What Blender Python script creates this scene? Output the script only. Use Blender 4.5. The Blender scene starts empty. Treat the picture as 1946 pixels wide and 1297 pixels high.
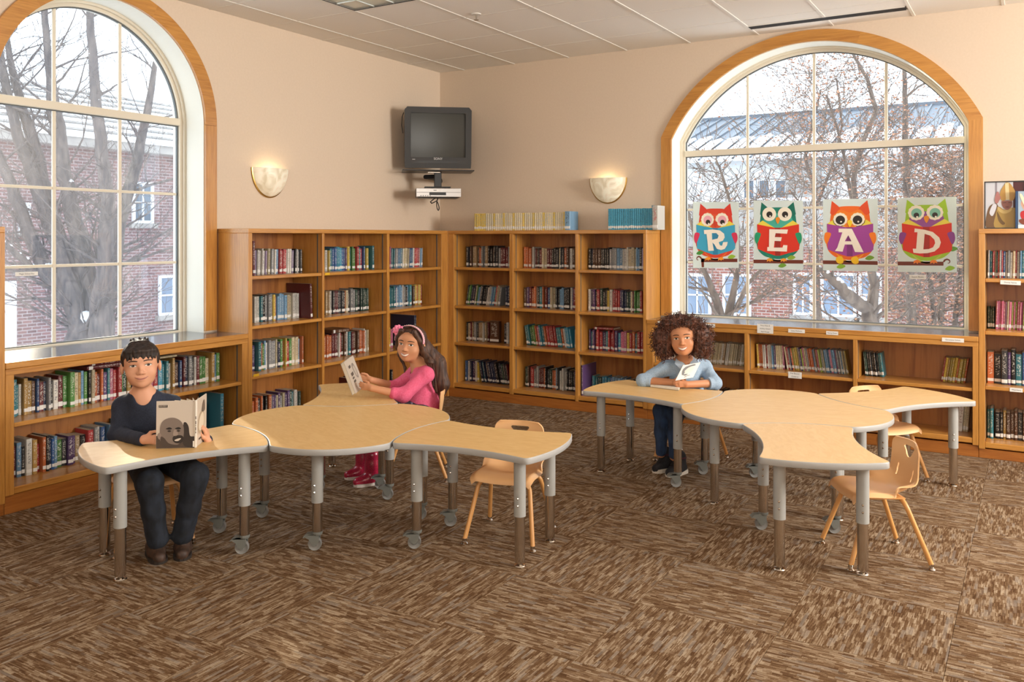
import bpy, math, random
import numpy as np
from mathutils import Vector, Matrix

scene = bpy.context.scene
col = scene.collection
RND = random.Random(7)

# ------------------------------------------------------------------ camera
YAW, FPX, HORIZON = 0.5439, 1647.16, 451.0
CAM = Vector((5.3911, -7.4446, 1.595))
cam_data = bpy.data.cameras.new('camera')
cam = bpy.data.objects.new('camera', cam_data)
col.objects.link(cam)
cam.location = CAM
cam.rotation_euler = (math.pi / 2, 0, YAW)
cam_data.sensor_width = 36.0
cam_data.lens = FPX / 1946 * 36
cam_data.shift_y = -(648.5 - HORIZON) / 1946
cam_data.clip_start = 0.05
cam_data.clip_end = 300
scene.camera = cam

# ------------------------------------------------------------------ sky, sun, added area lamps, exposure
world = bpy.data.worlds.new('sky')
scene.world = world
world.use_nodes = True
bg = world.node_tree.nodes['Background']
bg.inputs[0].default_value = (0.80, 0.90, 1.0, 1)
bg.inputs[1].default_value = 3.4

SUN_DIR = Vector((0.88, -0.45, -0.31)).normalized()
sun_data = bpy.data.lights.new('sun', 'SUN')
sun_data.energy = 9.0
sun_data.angle = math.radians(0.9)
sun_data.color = (1.0, 0.86, 0.64)
sun = bpy.data.objects.new('sun', sun_data)
sun.rotation_euler = SUN_DIR.to_track_quat('-Z', 'Y').to_euler()
sun.location = (-20, 10, 12)
col.objects.link(sun)

def area(name, loc, target, sx, sy, energy, color):
    d = bpy.data.lights.new(name, 'AREA')
    d.shape = 'RECTANGLE'; d.size = sx; d.size_y = sy; d.energy = energy; d.color = color
    o = bpy.data.objects.new(name, d)
    o.location = loc
    o.rotation_euler = (Vector(target) - Vector(loc)).to_track_quat('-Z', 'Y').to_euler()
    col.objects.link(o)
    return o
area('added_side_key', (9.30, -2.2, 2.25), (0.0, -3.2, 1.2), 1.9, 1.7, 420, (1.0, 0.97, 0.92))  # added lamp for the strong light from the right; no window here
area('added_back_fill', (5.6, -11.3, 2.1), (3.0, 0.0, 1.2), 5.0, 2.0, 100, (1.0, 0.97, 0.92))  # added fill lamp in front of the blank rear wall

area('added_ceiling_fill', (6.6, -9.2, 1.9), (6.0, -8.2, 6.0), 2.2, 2.2, 270, (1.0, 0.97, 0.92))  # unseen lamp added to brighten the ceiling

scene.view_settings.view_transform = 'Standard'
scene.view_settings.look = 'None'
scene.view_settings.gamma = 1.0
scene.view_settings.use_curve_mapping = False
scene.view_settings.exposure = 0.0

# ------------------------------------------------------------------ pixel -> point helpers (photo is 1946 x 1297)
_f = Vector((-math.sin(YAW), math.cos(YAW), 0)); _r = Vector((math.cos(YAW), math.sin(YAW), 0))
def ray(px, py):
    return _f + _r * ((px - 973) / FPX) + Vector((0, 0, -(py - HORIZON) / FPX))
def J(px, py, depth): return CAM + ray(px, py) * depth
def on_z(px, py, z=0.0):
    d = ray(px, py); return CAM + d * ((z - CAM.z) / d.z)
def on_x(px, py, x=0.0):
    d = ray(px, py); return CAM + d * ((x - CAM.x) / d.x)
def on_y(px, py, y=0.0):
    d = ray(px, py); return CAM + d * ((y - CAM.y) / d.y)
def to_px(p):
    d = Vector(p) - CAM; de = d.dot(_f)
    return 973 + FPX * d.dot(_r) / de, HORIZON - FPX * d.z / de, de

# ------------------------------------------------------------------ object helpers
def tag(o, label=None, cat=None, group=None, kind=None):
    if label: o['label'] = label
    if cat: o['category'] = cat
    if group: o['group'] = group
    if kind: o['kind'] = kind
    return o
def thing(name, label, cat, loc=(0, 0, 0), rz=0.0, group=None, kind=None):
    o = bpy.data.objects.new(name, None)
    o.empty_display_size = 0.1
    col.objects.link(o); o.location = loc; o.rotation_euler = (0, 0, rz)
    return tag(o, label, cat, group, kind)
def link(name, mesh, parent=None, loc=(0, 0, 0), rot=(0, 0, 0)):
    o = bpy.data.objects.new(name, mesh)
    col.objects.link(o); o.location = loc; o.rotation_euler = rot
    if parent is not None: o.parent = parent
    return o
def copy_tree(o, parent=None):
    c = o.copy(); col.objects.link(c); c.parent = parent
    for k in ('label', 'group'):
        pass
    for ch in list(o.children): copy_tree(ch, c)
    return c

class MB:
    """collects shapes into one mesh"""
    def __init__(s): s.v = []; s.f = []; s.m = []
    def add(s, vs, fs, mat=0, M=None):
        b = len(s.v)
        if M is not None: vs = [M @ Vector(v) for v in vs]
        s.v += [tuple(v) for v in vs]
        s.f += [tuple(i + b for i in f) for f in fs]
        s.m += [mat] * len(fs)
        return s
    def box(s, x0, x1, y0, y1, z0, z1, mat=0, M=None):
        vs = [(x, y, z) for x in (x0, x1) for y in (y0, y1) for z in (z0, z1)]
        return s.add(vs, [(0, 1, 3, 2), (4, 6, 7, 5), (0, 4, 5, 1), (2, 3, 7, 6), (0, 2, 6, 4), (1, 5, 7, 3)], mat, M)
    def cbox(s, x0, x1, y0, y1, z0, z1, c=0.003, mat=0, M=None):
        """box with chamfered edges"""
        X = (x0, x1); Y = (y0, y1); Z = (z0, z1); vs = []; idx = {}
        for i in (0, 1):
            for j in (0, 1):
                for k in (0, 1):
                    sx, sy, sz = (1, -1)[i], (1, -1)[j], (1, -1)[k]
                    idx[i, j, k] = len(vs)
                    vs += [(X[i], Y[j] + sy * c, Z[k] + sz * c), (X[i] + sx * c, Y[j], Z[k] + sz * c), (X[i] + sx * c, Y[j] + sy * c, Z[k])]
        fs = []
        for i in (0, 1):
            q = [idx[i, 0, 0], idx[i, 1, 0], idx[i, 1, 1], idx[i, 0, 1]]; fs.append(tuple(q if i else q[::-1]))
            q = [idx[0, i, 0] + 1, idx[0, i, 1] + 1, idx[1, i, 1] + 1, idx[1, i, 0] + 1]; fs.append(tuple(q if i else q[::-1]))
            q = [idx[0, 0, i] + 2, idx[1, 0, i] + 2, idx[1, 1, i] + 2, idx[0, 1, i] + 2]; fs.append(tuple(q if i else q[::-1]))
        def orient(f):
            a, b, d = (Vector(vs[f[0]]), Vector(vs[f[1]]), Vector(vs[f[2]]))
            n = (b - a).cross(d - a); cc = Vector(((x0 + x1) / 2, (y0 + y1) / 2, (z0 + z1) / 2))
            return f if n.dot(a - cc) > 0 else f[::-1]
        for j in (0, 1):
            for k in (0, 1):
                fs.append(orient((idx[0, j, k] + 1, idx[1, j, k] + 1, idx[1, j, k] + 2, idx[0, j, k] + 2)))
                fs.append(orient((idx[j, 0, k], idx[j, 1, k], idx[j, 1, k] + 2, idx[j, 0, k] + 2)))
                fs.append(orient((idx[j, k, 0], idx[j, k, 1], idx[j, k, 1] + 1, idx[j, k, 0] + 1)))
        for i in (0, 1):
            for j in (0, 1):
                for k in (0, 1):
                    b = idx[i, j, k]; fs.append(orient((b, b + 1, b + 2)))
        return s.add(vs, fs, mat, M)
    def prism(s, poly, z0, z1, mat=0, M=None, side=None, chamfer=0.0):
        n = len(poly)
        if chamfer:
            def inset(pl, d):
                out = []
                for i in range(n):
                    a = Vector(pl[i - 1]); b = Vector(pl[i]); c = Vector(pl[(i + 1) % n])
                    t = (c - a).normalized(); out.append((b.x - t.y * d, b.y + t.x * d))
                return out
            ins = inset(poly, chamfer)
            rings = [[(x, y, z0) for x, y in ins], [(x, y, z0 + chamfer) for x, y in poly], [(x, y, z1 - chamfer) for x, y in poly], [(x, y, z1) for x, y in ins]]
        else:
            rings = [[(x, y, z0) for x, y in poly], [(x, y, z1) for x, y in poly]]
        vs = [p for r in rings for p in r]
        fs = []
        for k in range(len(rings) - 1):
            for i in range(n):
                j = (i + 1) % n
                fs.append((k * n + i, k * n + j, (k + 1) * n + j, (k + 1) * n + i))
        s.add(vs, fs, mat if side is None else side, M)
        b = len(s.v) - len(vs)
        s.f.append(tuple(b + (len(rings) - 1) * n + i for i in range(n))); s.m.append(mat)
        s.f.append(tuple(b + i for i in range(n))[::-1]); s.m.append(mat if side is None else side)
        return s
    def tube(s, pts, rad, n=12, mat=0, caps=True, M=None):
        pts = [Vector(p) for p in pts]
        if not hasattr(rad, '__len__'): rad = [rad] * len(pts)
        vs = []; fs = []
        t0 = (pts[1] - pts[0]).normalized()
        u = t0.orthogonal().normalized()
        for i, p in enumerate(pts):
            if i == 0: t = t0
            elif i == len(pts) - 1: t = (pts[i] - pts[i - 1]).normalized()
            else:
                t = (pts[i + 1] - pts[i]).normalized() + (pts[i] - pts[i - 1]).normalized()
                t = t.normalized() if t.length > 1e-9 else t0
            u = (u - t * u.dot(t)); u = u.normalized() if u.length > 1e-6 else t.orthogonal().normalized()
            w = t.cross(u)
            for k in range(n):
                a = 2 * math.pi * k / n
                vs.append(p + (u * math.cos(a) + w * math.sin(a)) * rad[i])
        for i in range(len(pts) - 1):
            for k in range(n):
                l = (k + 1) % n
                fs.append((i * n + k, i * n + l, (i + 1) * n + l, (i + 1) * n + k))
        if caps:
            fs.append(tuple(range(n))[::-1]); fs.append(tuple((len(pts) - 1) * n + k for k in range(n)))
        return s.add(vs, fs, mat, M)
    def cyl(s, p0, p1, r0, r1=None, n=16, mat=0, M=None):
        return s.tube([p0, p1], [r0, r0 if r1 is None else r1], n, mat, True, M)
    def lathe(s, prof, n=24, mat=0, M=None, ang=2 * math.pi, a0=0.0):
        full = abs(ang - 2 * math.pi) < 1e-6
        m = n if full else n + 1
        vs = []
        for r, z in prof:
            for k in range(m):
                a = a0 + ang * k / n; vs.append((r * math.cos(a), r * math.sin(a), z))
        fs = []
        for i in range(len(prof) - 1):
            for k in range(n):
                l = (k + 1) % m
                fs.append((i * m + k, i * m + l, (i + 1) * m + l, (i + 1) * m + k))
        return s.add(vs, fs, mat, M)
    def ball(s, c, rx, ry=None, rz=None, n=12, mat=0, M=None):
        ry = rx if ry is None else ry; rz = rx if rz is None else rz
        vs = [(c[0], c[1], c[2] - rz)]; h = n // 2
        for i in range(1, h):
            ph = -math.pi / 2 + math.pi * i / h
            for k in range(n):
                a = 2 * math.pi * k / n
                vs.append((c[0] + rx * math.cos(ph) * math.cos(a), c[1] + ry * math.cos(ph) * math.sin(a), c[2] + rz * math.sin(ph)))
        vs.append((c[0], c[1], c[2] + rz)); fs = []
        for k in range(n):
            l = (k + 1) % n
            fs.append((0, 1 + l, 1 + k))
            for i in range(h - 2): fs.append((1 + i * n + k, 1 + i * n + l, 1 + (i + 1) * n + l, 1 + (i + 1) * n + k))
            fs.append((1 + (h - 2) * n + k, 1 + (h - 2) * n + l, len(vs) - 1))
        return s.add(vs, fs, mat, M)
    def mesh(s, name, mats, smooth=False, angle=35):
        me = bpy.data.meshes.new(name)
        me.from_pydata(s.v, [], s.f)
        if not isinstance(mats, (list, tuple)): mats = [mats]
        for m in mats: me.materials.append(m)
        if len(mats) > 1: me.polygons.foreach_set('material_index', s.m)
        if smooth:
            me.polygons.foreach_set('use_smooth', [True] * len(me.polygons))
            if angle < 180: me.set_sharp_from_angle(angle=math.radians(angle))
        me.update()
        return me
    def build(s, name, mats, parent=None, smooth=False, loc=(0, 0, 0), rot=(0, 0, 0), angle=35):
        return link(name, s.mesh(name, mats, smooth, angle), parent, loc, rot)

# ------------------------------------------------------------------ materials
def newmat(name):
    m = bpy.data.materials.new(name); m.use_nodes = True
    nt = m.node_tree; b = nt.nodes['Principled BSDF']
    return m, nt, b
def plain(name, c, rough=0.5, metal=0.0, spec=0.5, coat=0.0):
    m, nt, b = newmat(name)
    b.inputs['Base Color'].default_value = (*c, 1); b.inputs['Roughness'].default_value = rough
    b.inputs['Metallic'].default_value = metal; b.inputs['Specular IOR Level'].default_value = spec
    b.inputs['Coat Weight'].default_value = coat
    m.diffuse_color = (*c, 1)
    return m
def N(nt, typ, **kw):
    n = nt.nodes.new(typ)
    for k, v in kw.items():
        if k.startswith('i_'): n.inputs[int(k[2:])].default_value = v
        else: setattr(n, k, v)
    return n
def ramp(nt, stops):
    n = nt.nodes.new('ShaderNodeValToRGB'); e = n.color_ramp.elements
    while len(e) > 1: e.remove(e[-1])
    e[0].position = stops[0][0]; e[0].color = (*stops[0][1], 1)
    for p, c in stops[1:]:
        x = e.new(p); x.color = (*c, 1)
    return n
def noisy(name, c1, c2, scale=20, rough=0.6, detail=4, stretch=(1, 1, 1), bump=0.0, coord='Object', spec=0.5, coat=0.0, dist=0.0, lo=0.35, hi=0.65):
    m, nt, b = newmat(name); L = nt.links
    tc = N(nt, 'ShaderNodeTexCoord'); mp = N(nt, 'ShaderNodeMapping'); mp.inputs['Scale'].default_value = stretch
    L.new(tc.outputs[coord], mp.inputs[0])
    nz = N(nt, 'ShaderNodeTexNoise'); nz.inputs['Scale'].default_value = scale; nz.inputs['Detail'].default_value = detail; nz.inputs['Distortion'].default_value = dist
    L.new(mp.outputs[0], nz.inputs['Vector'])
    r = ramp(nt, [(lo, c1), (hi, c2)]); L.new(nz.outputs[0], r.inputs[0]); L.new(r.outputs[0], b.inputs['Base Color'])
    b.inputs['Roughness'].default_value = rough; b.inputs['Specular IOR Level'].default_value = spec; b.inputs['Coat Weight'].default_value = coat
    if bump:
        bp = N(nt, 'ShaderNodeBump'); bp.inputs['Strength'].default_value = bump; bp.inputs['Distance'].default_value = 0.004
        L.new(nz.outputs[0], bp.inputs['Height']); L.new(bp.outputs[0], b.inputs['Normal'])
    m.diffuse_color = (*c1, 1)
    return m
def wood(name, light, dark, axis, rough=0.32, coat=0.25, scale=1.0, cathedral=0.5):
    """oak: long grain along axis (0 x, 1 y, 2 z)"""
    m, nt, b = newmat(name); L = nt.links
    tc = N(nt, 'ShaderNodeTexCoord'); oi = N(nt, 'ShaderNodeObjectInfo')
    off = N(nt, 'ShaderNodeVectorMath', operation='SCALE'); off.inputs[0].default_value = (3.1, 5.7, 9.3); L.new(oi.outputs['Random'], off.inputs['Scale'])
    ad = N(nt, 'ShaderNodeVectorMath', operation='ADD'); L.new(tc.outputs['Object'], ad.inputs[0]); L.new(off.outputs[0], ad.inputs[1])
    st = [26 * scale] * 3; st[axis] = 1.6 * scale
    mp = N(nt, 'ShaderNodeMapping'); mp.inputs['Scale'].default_value = st; L.new(ad.outputs[0], mp.inputs[0])
    n1 = N(nt, 'ShaderNodeTexNoise'); n1.inputs['Scale'].default_value = 3.0; n1.inputs['Detail'].default_value = 6; n1.inputs['Roughness'].default_value = 0.65; L.new(mp.outputs[0], n1.inputs['Vector'])
    st2 = [7.0 * scale] * 3; st2[axis] = 0.9 * scale
    mp2 = N(nt, 'ShaderNodeMapping'); mp2.inputs['Scale'].default_value = st2; L.new(ad.outputs[0], mp2.inputs[0])
    n2 = N(nt, 'ShaderNodeTexNoise'); n2.inputs['Scale'].default_value = 1.3; n2.inputs['Detail'].default_value = 2; n2.inputs['Distortion'].default_value = 0.6; L.new(mp2.outputs[0], n2.inputs['Vector'])
    wv = N(nt, 'ShaderNodeMath', operation='MULTIPLY'); wv.inputs[1].default_value = 14.0; L.new(n2.outputs[0], wv.inputs[0])
    sn = N(nt, 'ShaderNodeMath', operation='SINE'); L.new(wv.outputs[0], sn.inputs[0])
    mx = N(nt, 'ShaderNodeMath', operation='MULTIPLY_ADD'); mx.inputs[1].default_value = 0.13 * cathedral; L.new(sn.outputs[0], mx.inputs[0]); L.new(n1.outputs[0], mx.inputs[2])
    mid = tuple((a + c) / 2 for a, c in zip(light, dark))
    r = ramp(nt, [(0.30, dark), (0.46, mid), (0.66, light)]); L.new(mx.outputs[0], r.inputs[0]); L.new(r.outputs[0], b.inputs['Base Color'])
    b.inputs['Roughness'].default_value = rough; b.inputs['Coat Weight'].default_value = coat; b.inputs['Coat Roughness'].default_value = 0.2
    bp = N(nt, 'ShaderNodeBump'); bp.inputs['Strength'].default_value = 0.06; bp.inputs['Distance'].default_value = 0.002
    L.new(n1.outputs[0], bp.inputs['Height']); L.new(bp.outputs[0], b.inputs['Normal'])
    m.diffuse_color = (*mid, 1)
    return m

OAK_L, OAK_D = (0.58, 0.275, 0.058), (0.40, 0.160, 0.028)
M = {}
for i, a in enumerate('xyz'):
    M['oak_' + a] = wood('oak_grain_' + a, OAK_L, OAK_D, i)
    M['back_' + a] = wood('oak_veneer_' + a, (0.40, 0.155, 0.036), (0.26, 0.088, 0.018), i, rough=0.4, coat=0.1, scale=0.7, cathedral=1.6)
M['toe_x'] = wood('toe_board_x', (0.43, 0.155, 0.030), (0.30, 0.095, 0.016), 0, rough=0.35)
M['toe_y'] = wood('toe_board_y', (0.43, 0.155, 0.030), (0.30, 0.095, 0.016), 1, rough=0.35)
M['wall'] = noisy('wall_paint', (0.685, 0.560, 0.435), (0.705, 0.580, 0.455), 60, 0.85, 3, bump=0.05)
M['jamb'] = plain('jamb_paint', (0.80, 0.79, 0.70), 0.6)
M['vinyl'] = plain('window_vinyl', (0.72, 0.66, 0.54), 0.45)
M['ceil'] = noisy('ceiling_tile_mat', (0.78, 0.74, 0.68), (0.84, 0.80, 0.74), 220, 0.95, 2, bump=0.15)
M['grid'] = plain('ceiling_grid_mat', (0.74, 0.71, 0.65), 0.5)
M['counter'] = noisy('counter_laminate', (0.075, 0.080, 0.095), (0.095, 0.10, 0.115), 90, 0.16, 3, coat=0.3)
M['black'] = plain('black_plastic', (0.012, 0.012, 0.013), 0.35)
M['dark'] = plain('dark_slot', (0.01, 0.01, 0.01), 0.8)
M['chrome'] = plain('chrome', (0.62, 0.58, 0.53), 0.16, 1.0)
M['leg_grey'] = plain('leg_grey_paint', (0.36, 0.365, 0.35), 0.38)
M['band'] = plain('grey_edge_band', (0.42, 0.425, 0.42), 0.4)
M['maple'] = noisy('maple_laminate', (0.73, 0.460, 0.180), (0.79, 0.525, 0.230), 9, 0.40, 8, stretch=(1, 3, 1), dist=1.2, spec=0.3)
M['chair'] = plain('chair_shell_tan', (0.80, 0.475, 0.225), 0.42)
M['chair_leg'] = plain('chair_leg_tan', (0.66, 0.335, 0.11), 0.35)
M['rubber'] = plain('rubber_grey', (0.10, 0.105, 0.10), 0.6)
M['caster'] = plain('caster_grey', (0.17, 0.18, 0.165), 0.45)
M['wheel'] = plain('caster_wheel_grey', (0.24, 0.24, 0.23), 0.4)
M['white'] = plain('paper_white', (0.80, 0.79, 0.76), 0.6)
M['ink'] = plain('print_black', (0.015, 0.015, 0.018), 0.6)
M['brass'] = plain('brass', (0.55, 0.36, 0.11), 0.28, 1.0)

def glass_mat(name, tint=(0.95, 0.98, 1.0), refl=1.0, haze=0.0):
    m, nt, b = newmat(name); L = nt.links
    nt.nodes.remove(b); out = nt.nodes['Material Output']
    tr = N(nt, 'ShaderNodeBsdfTransparent'); tr.inputs[0].default_value = (*tint, 1)
    gl = N(nt, 'ShaderNodeBsdfGlossy'); gl.inputs['Roughness'].default_value = 0.0; gl.inputs[0].default_value = (1, 1, 1, 1)
    fr = N(nt, 'ShaderNodeFresnel'); fr.inputs[0].default_value = 1.5
    ml = N(nt, 'ShaderNodeMath', operation='MULTIPLY'); ml.inputs[1].default_value = refl; L.new(fr.outputs[0], ml.inputs[0])
    mx = N(nt, 'ShaderNodeMixShader'); L.new(ml.outputs[0], mx.inputs[0]); L.new(tr.outputs[0], mx.inputs[1]); L.new(gl.outputs[0], mx.inputs[2])
    du = N(nt, 'ShaderNodeBsdfTranslucent'); du.inputs[0].default_value = (.9, .93, .95, 1)  # pale haze mixed into the glass to stand for window glare
    m2 = N(nt, 'ShaderNodeMixShader'); m2.inputs[0].default_value = haze; L.new(mx.outputs[0], m2.inputs[1]); L.new(du.outputs[0], m2.inputs[2])
    L.new(m2.outputs[0], out.inputs[0])
    m.diffuse_color = (0.8, 0.9, 1, 0.3)
    return m
M['glass'] = glass_mat('window_glass', haze=.02)
M['glass_dusty'] = glass_mat('window_glass_dusty', haze=.045)
# ================================================================== THE ROOM
CEIL = 3.33
XR, YB = 9.4, -11.5

# ---- floor: carpet tiles laid quarter-turn
def carpet_mat():
    m, nt, b = newmat('carpet'); L = nt.links
    tc = N(nt, 'ShaderNodeTexCoord'); oi = N(nt, 'ShaderNodeObjectInfo')
    off = N(nt, 'ShaderNodeVectorMath', operation='SCALE'); off.inputs[0].default_value = (13.1, 25.7, 0.0); L.new(oi.outputs['Random'], off.inputs['Scale'])
    ad = N(nt, 'ShaderNodeVectorMath', operation='ADD'); L.new(tc.outputs['Object'], ad.inputs[0]); L.new(off.outputs[0], ad.inputs[1])
    sp = N(nt, 'ShaderNodeSeparateXYZ'); L.new(ad.outputs[0], sp.inputs[0])
    def mth(op, a, v):
        n = N(nt, 'ShaderNodeMath', operation=op); L.new(a, n.inputs[0])
        if hasattr(v, 'default_value') or hasattr(v, 'is_linked'): L.new(v, n.inputs[1])
        else: n.inputs[1].default_value = v
        return n.outputs[0]
    def dashes(lines, segs, seed):
        """yarn dashes: straight lines cut into segments of random tone"""
        ln = N(nt, 'ShaderNodeMath', operation='FLOOR'); L.new(mth('MULTIPLY', sp.outputs[1], lines), ln.inputs[0])
        w1 = N(nt, 'ShaderNodeTexWhiteNoise', noise_dimensions='1D'); L.new(mth('ADD', ln.outputs[0], seed), w1.inputs['W'])
        sx = mth('MULTIPLY', sp.outputs[0], segs); off_ = mth('MULTIPLY', w1.outputs['Value'], 37.0)
        sg = N(nt, 'ShaderNodeMath', operation='FLOOR'); L.new(mth('ADD', sx, off_), sg.inputs[0])
        cb = N(nt, 'ShaderNodeCombineXYZ'); L.new(ln.outputs[0], cb.inputs[0]); L.new(sg.outputs[0], cb.inputs[1]); cb.inputs[2].default_value = seed
        w2 = N(nt, 'ShaderNodeTexWhiteNoise', noise_dimensions='3D'); L.new(cb.outputs[0], w2.inputs['Vector']); return w2.outputs['Value']
    a, c, h = dashes(76, 17, 3.0), dashes(235, 26, 11.0), dashes(76, 13, 29.0)
    mp = N(nt, 'ShaderNodeMapping'); mp.inputs['Scale'].default_value = (380, 430, .01); L.new(ad.outputs[0], mp.inputs[0])
    g = N(nt, 'ShaderNodeTexNoise'); g.inputs['Scale'].default_value = 1.0; g.inputs['Detail'].default_value = 0; L.new(mp.outputs[0], g.inputs['Vector'])
    t1 = N(nt, 'ShaderNodeMath', operation='MULTIPLY_ADD'); t1.inputs[1].default_value = .48; L.new(c, t1.inputs[0]); L.new(mth('MULTIPLY', a, .42), t1.inputs[2])
    mb = N(nt, 'ShaderNodeMath', operation='MULTIPLY_ADD'); mb.inputs[1].default_value = .35; L.new(g.outputs[0], mb.inputs[0]); L.new(t1.outputs[0], mb.inputs[2])
    r = ramp(nt, [(0.22, (0.080, 0.038, 0.015)), (0.52, (0.145, 0.080, 0.038)), (0.72, (0.225, 0.145, 0.083)), (1.0, (0.40, 0.31, 0.215))])
    L.new(mb.outputs[0], r.inputs[0])
    r2 = ramp(nt, [(0.80, (0, 0, 0)), (0.95, (0.45, 0.45, 0.45))]); L.new(h, r2.inputs[0])
    mx = N(nt, 'ShaderNodeMix', data_type='RGBA'); L.new(r2.outputs[0], mx.inputs[0]); L.new(r.outputs[0], mx.inputs[6]); mx.inputs[7].default_value = (0.30, 0.265, 0.23, 1)
    L.new(mx.outputs[2], b.inputs['Base Color'])
    b.inputs['Roughness'].default_value = 0.95; b.inputs['Specular IOR Level'].default_value = 0.1
    bp = N(nt, 'ShaderNodeBump'); bp.inputs['Strength'].default_value = 0.5; bp.inputs['Distance'].default_value = 0.004
    L.new(mb.outputs[0], bp.inputs['Height']); L.new(bp.outputs[0], b.inputs['Normal'])
    m.diffuse_color = (0.22, 0.14, 0.08, 1)
    return m
M['carpet'] = carpet_mat()
floor = MB().box(-0.4, XR + 0.4, YB - 0.4, 0.4, -0.12, -0.006).build('floor', M['carpet'])
tag(floor, 'brown striped carpet laid in quarter-turned square tiles', 'floor', kind='structure')
TS = 0.602
tile_me = MB().cbox(-TS / 2 + .0006, TS / 2 - .0006, -TS / 2 + .0006, TS / 2 - .0006, -0.006, 0.0, 0.0015).mesh('carpet_tile', M['carpet'])
for i in range(-7, 10):
    for j in range(-6, 8):
        cx, cy = 3.8998 + TS * (i + .5), -4.5336 + TS * (j + .5)
        if cx < -0.25 or cx > XR + 0.2 or cy > 0.25: continue
        link('carpet_tile', tile_me, floor, (cx, cy, 0), (0, 0, 0 if (i + j) % 2 else math.pi / 2))

# ---- ceiling: lay-in tiles on a T-bar grid
ceiling = MB().box(-0.4, XR + 0.4, YB - 0.4, 0.4, CEIL + 0.014, CEIL + 0.15).build('ceiling', M['ceil'])
tag(ceiling, 'white suspended ceiling of square lay-in tiles', 'ceiling', kind='structure')
CT, U0, V0 = 0.6096, 0.3031, 0.5473
gx = [0.0] + [U0 + CT * k for k in range(15)] + [XR]
gy = [0.0] + [-(V0 + CT * k) for k in range(13)]
SLOT_A, SLOT_B = on_z(1423, 52, CEIL), on_z(1722, 17.5, CEIL)
slot_y = (SLOT_A.y + SLOT_B.y) / 2
_tc = {}
for a in range(len(gx) - 1):
    for b_ in range(len(gy) - 1):
        if a == 2 and b_ in (4, 5): continue                       # the louvred light sits here
        x0, x1, y1, y0 = gx[a], gx[a + 1], gy[b_], gy[b_ + 1]
        w, h = round(x1 - x0, 4), round(y1 - y0, 4)
        if b_ == 0 and a in (6, 7):                                # strips either side of the air slot
            for ya, yb in ((y0, slot_y - 0.065), (slot_y + 0.065, y1)):
                k = (w, round(yb - ya, 4))
                if k not in _tc: _tc[k] = MB().cbox(-k[0] / 2, k[0] / 2, -k[1] / 2, k[1] / 2, 0, 0.012, 0.002).mesh('ceiling_tile', M['ceil'])
                link('ceiling_tile', _tc[k], ceiling, ((x0 + x1) / 2, (ya + yb) / 2, CEIL + 0.003))
            continue
        k = (w, h)
        if k not in _tc: _tc[k] = MB().cbox(-w / 2, w / 2, -h / 2, h / 2, 0, 0.012, 0.003).mesh('ceiling_tile', M['ceil'])
        link('ceiling_tile', _tc[k], ceiling, ((x0 + x1) / 2, (y0 + y1) / 2, CEIL + 0.003))
bar_y = MB().cbox(-0.012, 0.012, gy[-1], 0.0, 0, 0.008, 0.002).mesh('grid_bar', M['grid'])
for x in gx[1:-1]: link('grid_bar', bar_y, ceiling, (x, 0, CEIL - 0.002))
bar_x = MB().cbox(0, XR, -0.008, 0.008, 0, 0.006, 0.002).mesh('grid_cross_bar', M['grid'])
for y in gy[1:]: link('grid_cross_bar', bar_x, ceiling, (0, y, CEIL))

# ---- arched openings: half width, centre, arch centre height, radius (inner face of the casing)
class Arch:
    def __init__(s, c, half, zc, R, z0): s.c, s.half, s.zc, s.R, s.z0 = c, half, zc, R, z0
    def off(s, e): return Arch(s.c, s.half - e, s.zc, s.R - e, s.z0 + e)
    @property
    def spring(s): return s.zc + math.sqrt(max(s.R ** 2 - s.half ** 2, 0))
    def top(s, u): return s.zc + math.sqrt(max(s.R ** 2 - (u - s.c) ** 2, 0))
    def arc(s, n=48):
        a = math.asin(min(1, s.half / s.R))
        return [(s.c + s.R * math.sin(t), s.zc + s.R * math.cos(t)) for t in [a - 2 * a * i / n for i in range(n + 1)]]
    def outline(s, n=48): return [(s.c - s.half, s.z0), (s.c + s.half, s.z0)] + s.arc(n)
SILL_Z = 0.835
A_R = Arch(3.764, 1.189, 1.898, 1.322, SILL_Z)          # right-hand window, in the wall y = 0
A_L = Arch(-3.815, 0.779, 2.445, 0.779001, SILL_Z)      # left-hand window, in the wall x = 0
MAP_R = Matrix(((1, 0, 0, 0), (0, 1, 0, 0), (0, 0, 1, 0), (0, 0, 0, 1)))         # (u, d, z) -> (u, d, z)
MAP_L = Matrix(((0, -1, 0, 0), (1, 0, 0, 0), (0, 0, 1, 0), (0, 0, 0, 1)))        # (u, d, z) -> (-d, u, z)
WT = 0.34

def arch_wall(name, A, u0, u1, Mp, label):
    mb = MB(); a, b = A.c - A.half, A.c + A.half
    for d in (0.0, WT):
        def q(p): mb.add([(u, d, z) for u, z in p], [tuple(range(len(p)))], 0, Mp)
        q([(u0, -.1), (a, -.1), (a, CEIL + .1), (u0, CEIL + .1)]); q([(b, -.1), (u1, -.1), (u1, CEIL + .1), (b, CEIL + .1)])
        q([(a, -.1), (b, -.1), (b, A.z0), (a, A.z0)])
        arc = A.arc(64)
        for (xa, za), (xb, zb) in zip(arc, arc[1:]): q([(xa, za), (xb, zb), (xb, CEIL + .1), (xa, CEIL + .1)])
    ol = A.outline(64)
    for (xa, za), (xb, zb) in zip(ol, ol[1:] + ol[:1]):
        mb.add([(xa, 0, za), (xb, 0, zb), (xb, WT, zb), (xa, WT, za)], [(0, 1, 2, 3)], 0, Mp)
    o = mb.build(name, M['wall'])
    return tag(o, label, 'wall', kind='structure')
arch_wall('wall_right', A_R, -WT, XR, MAP_R, 'beige painted wall with the wide segmental-arched window')
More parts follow.
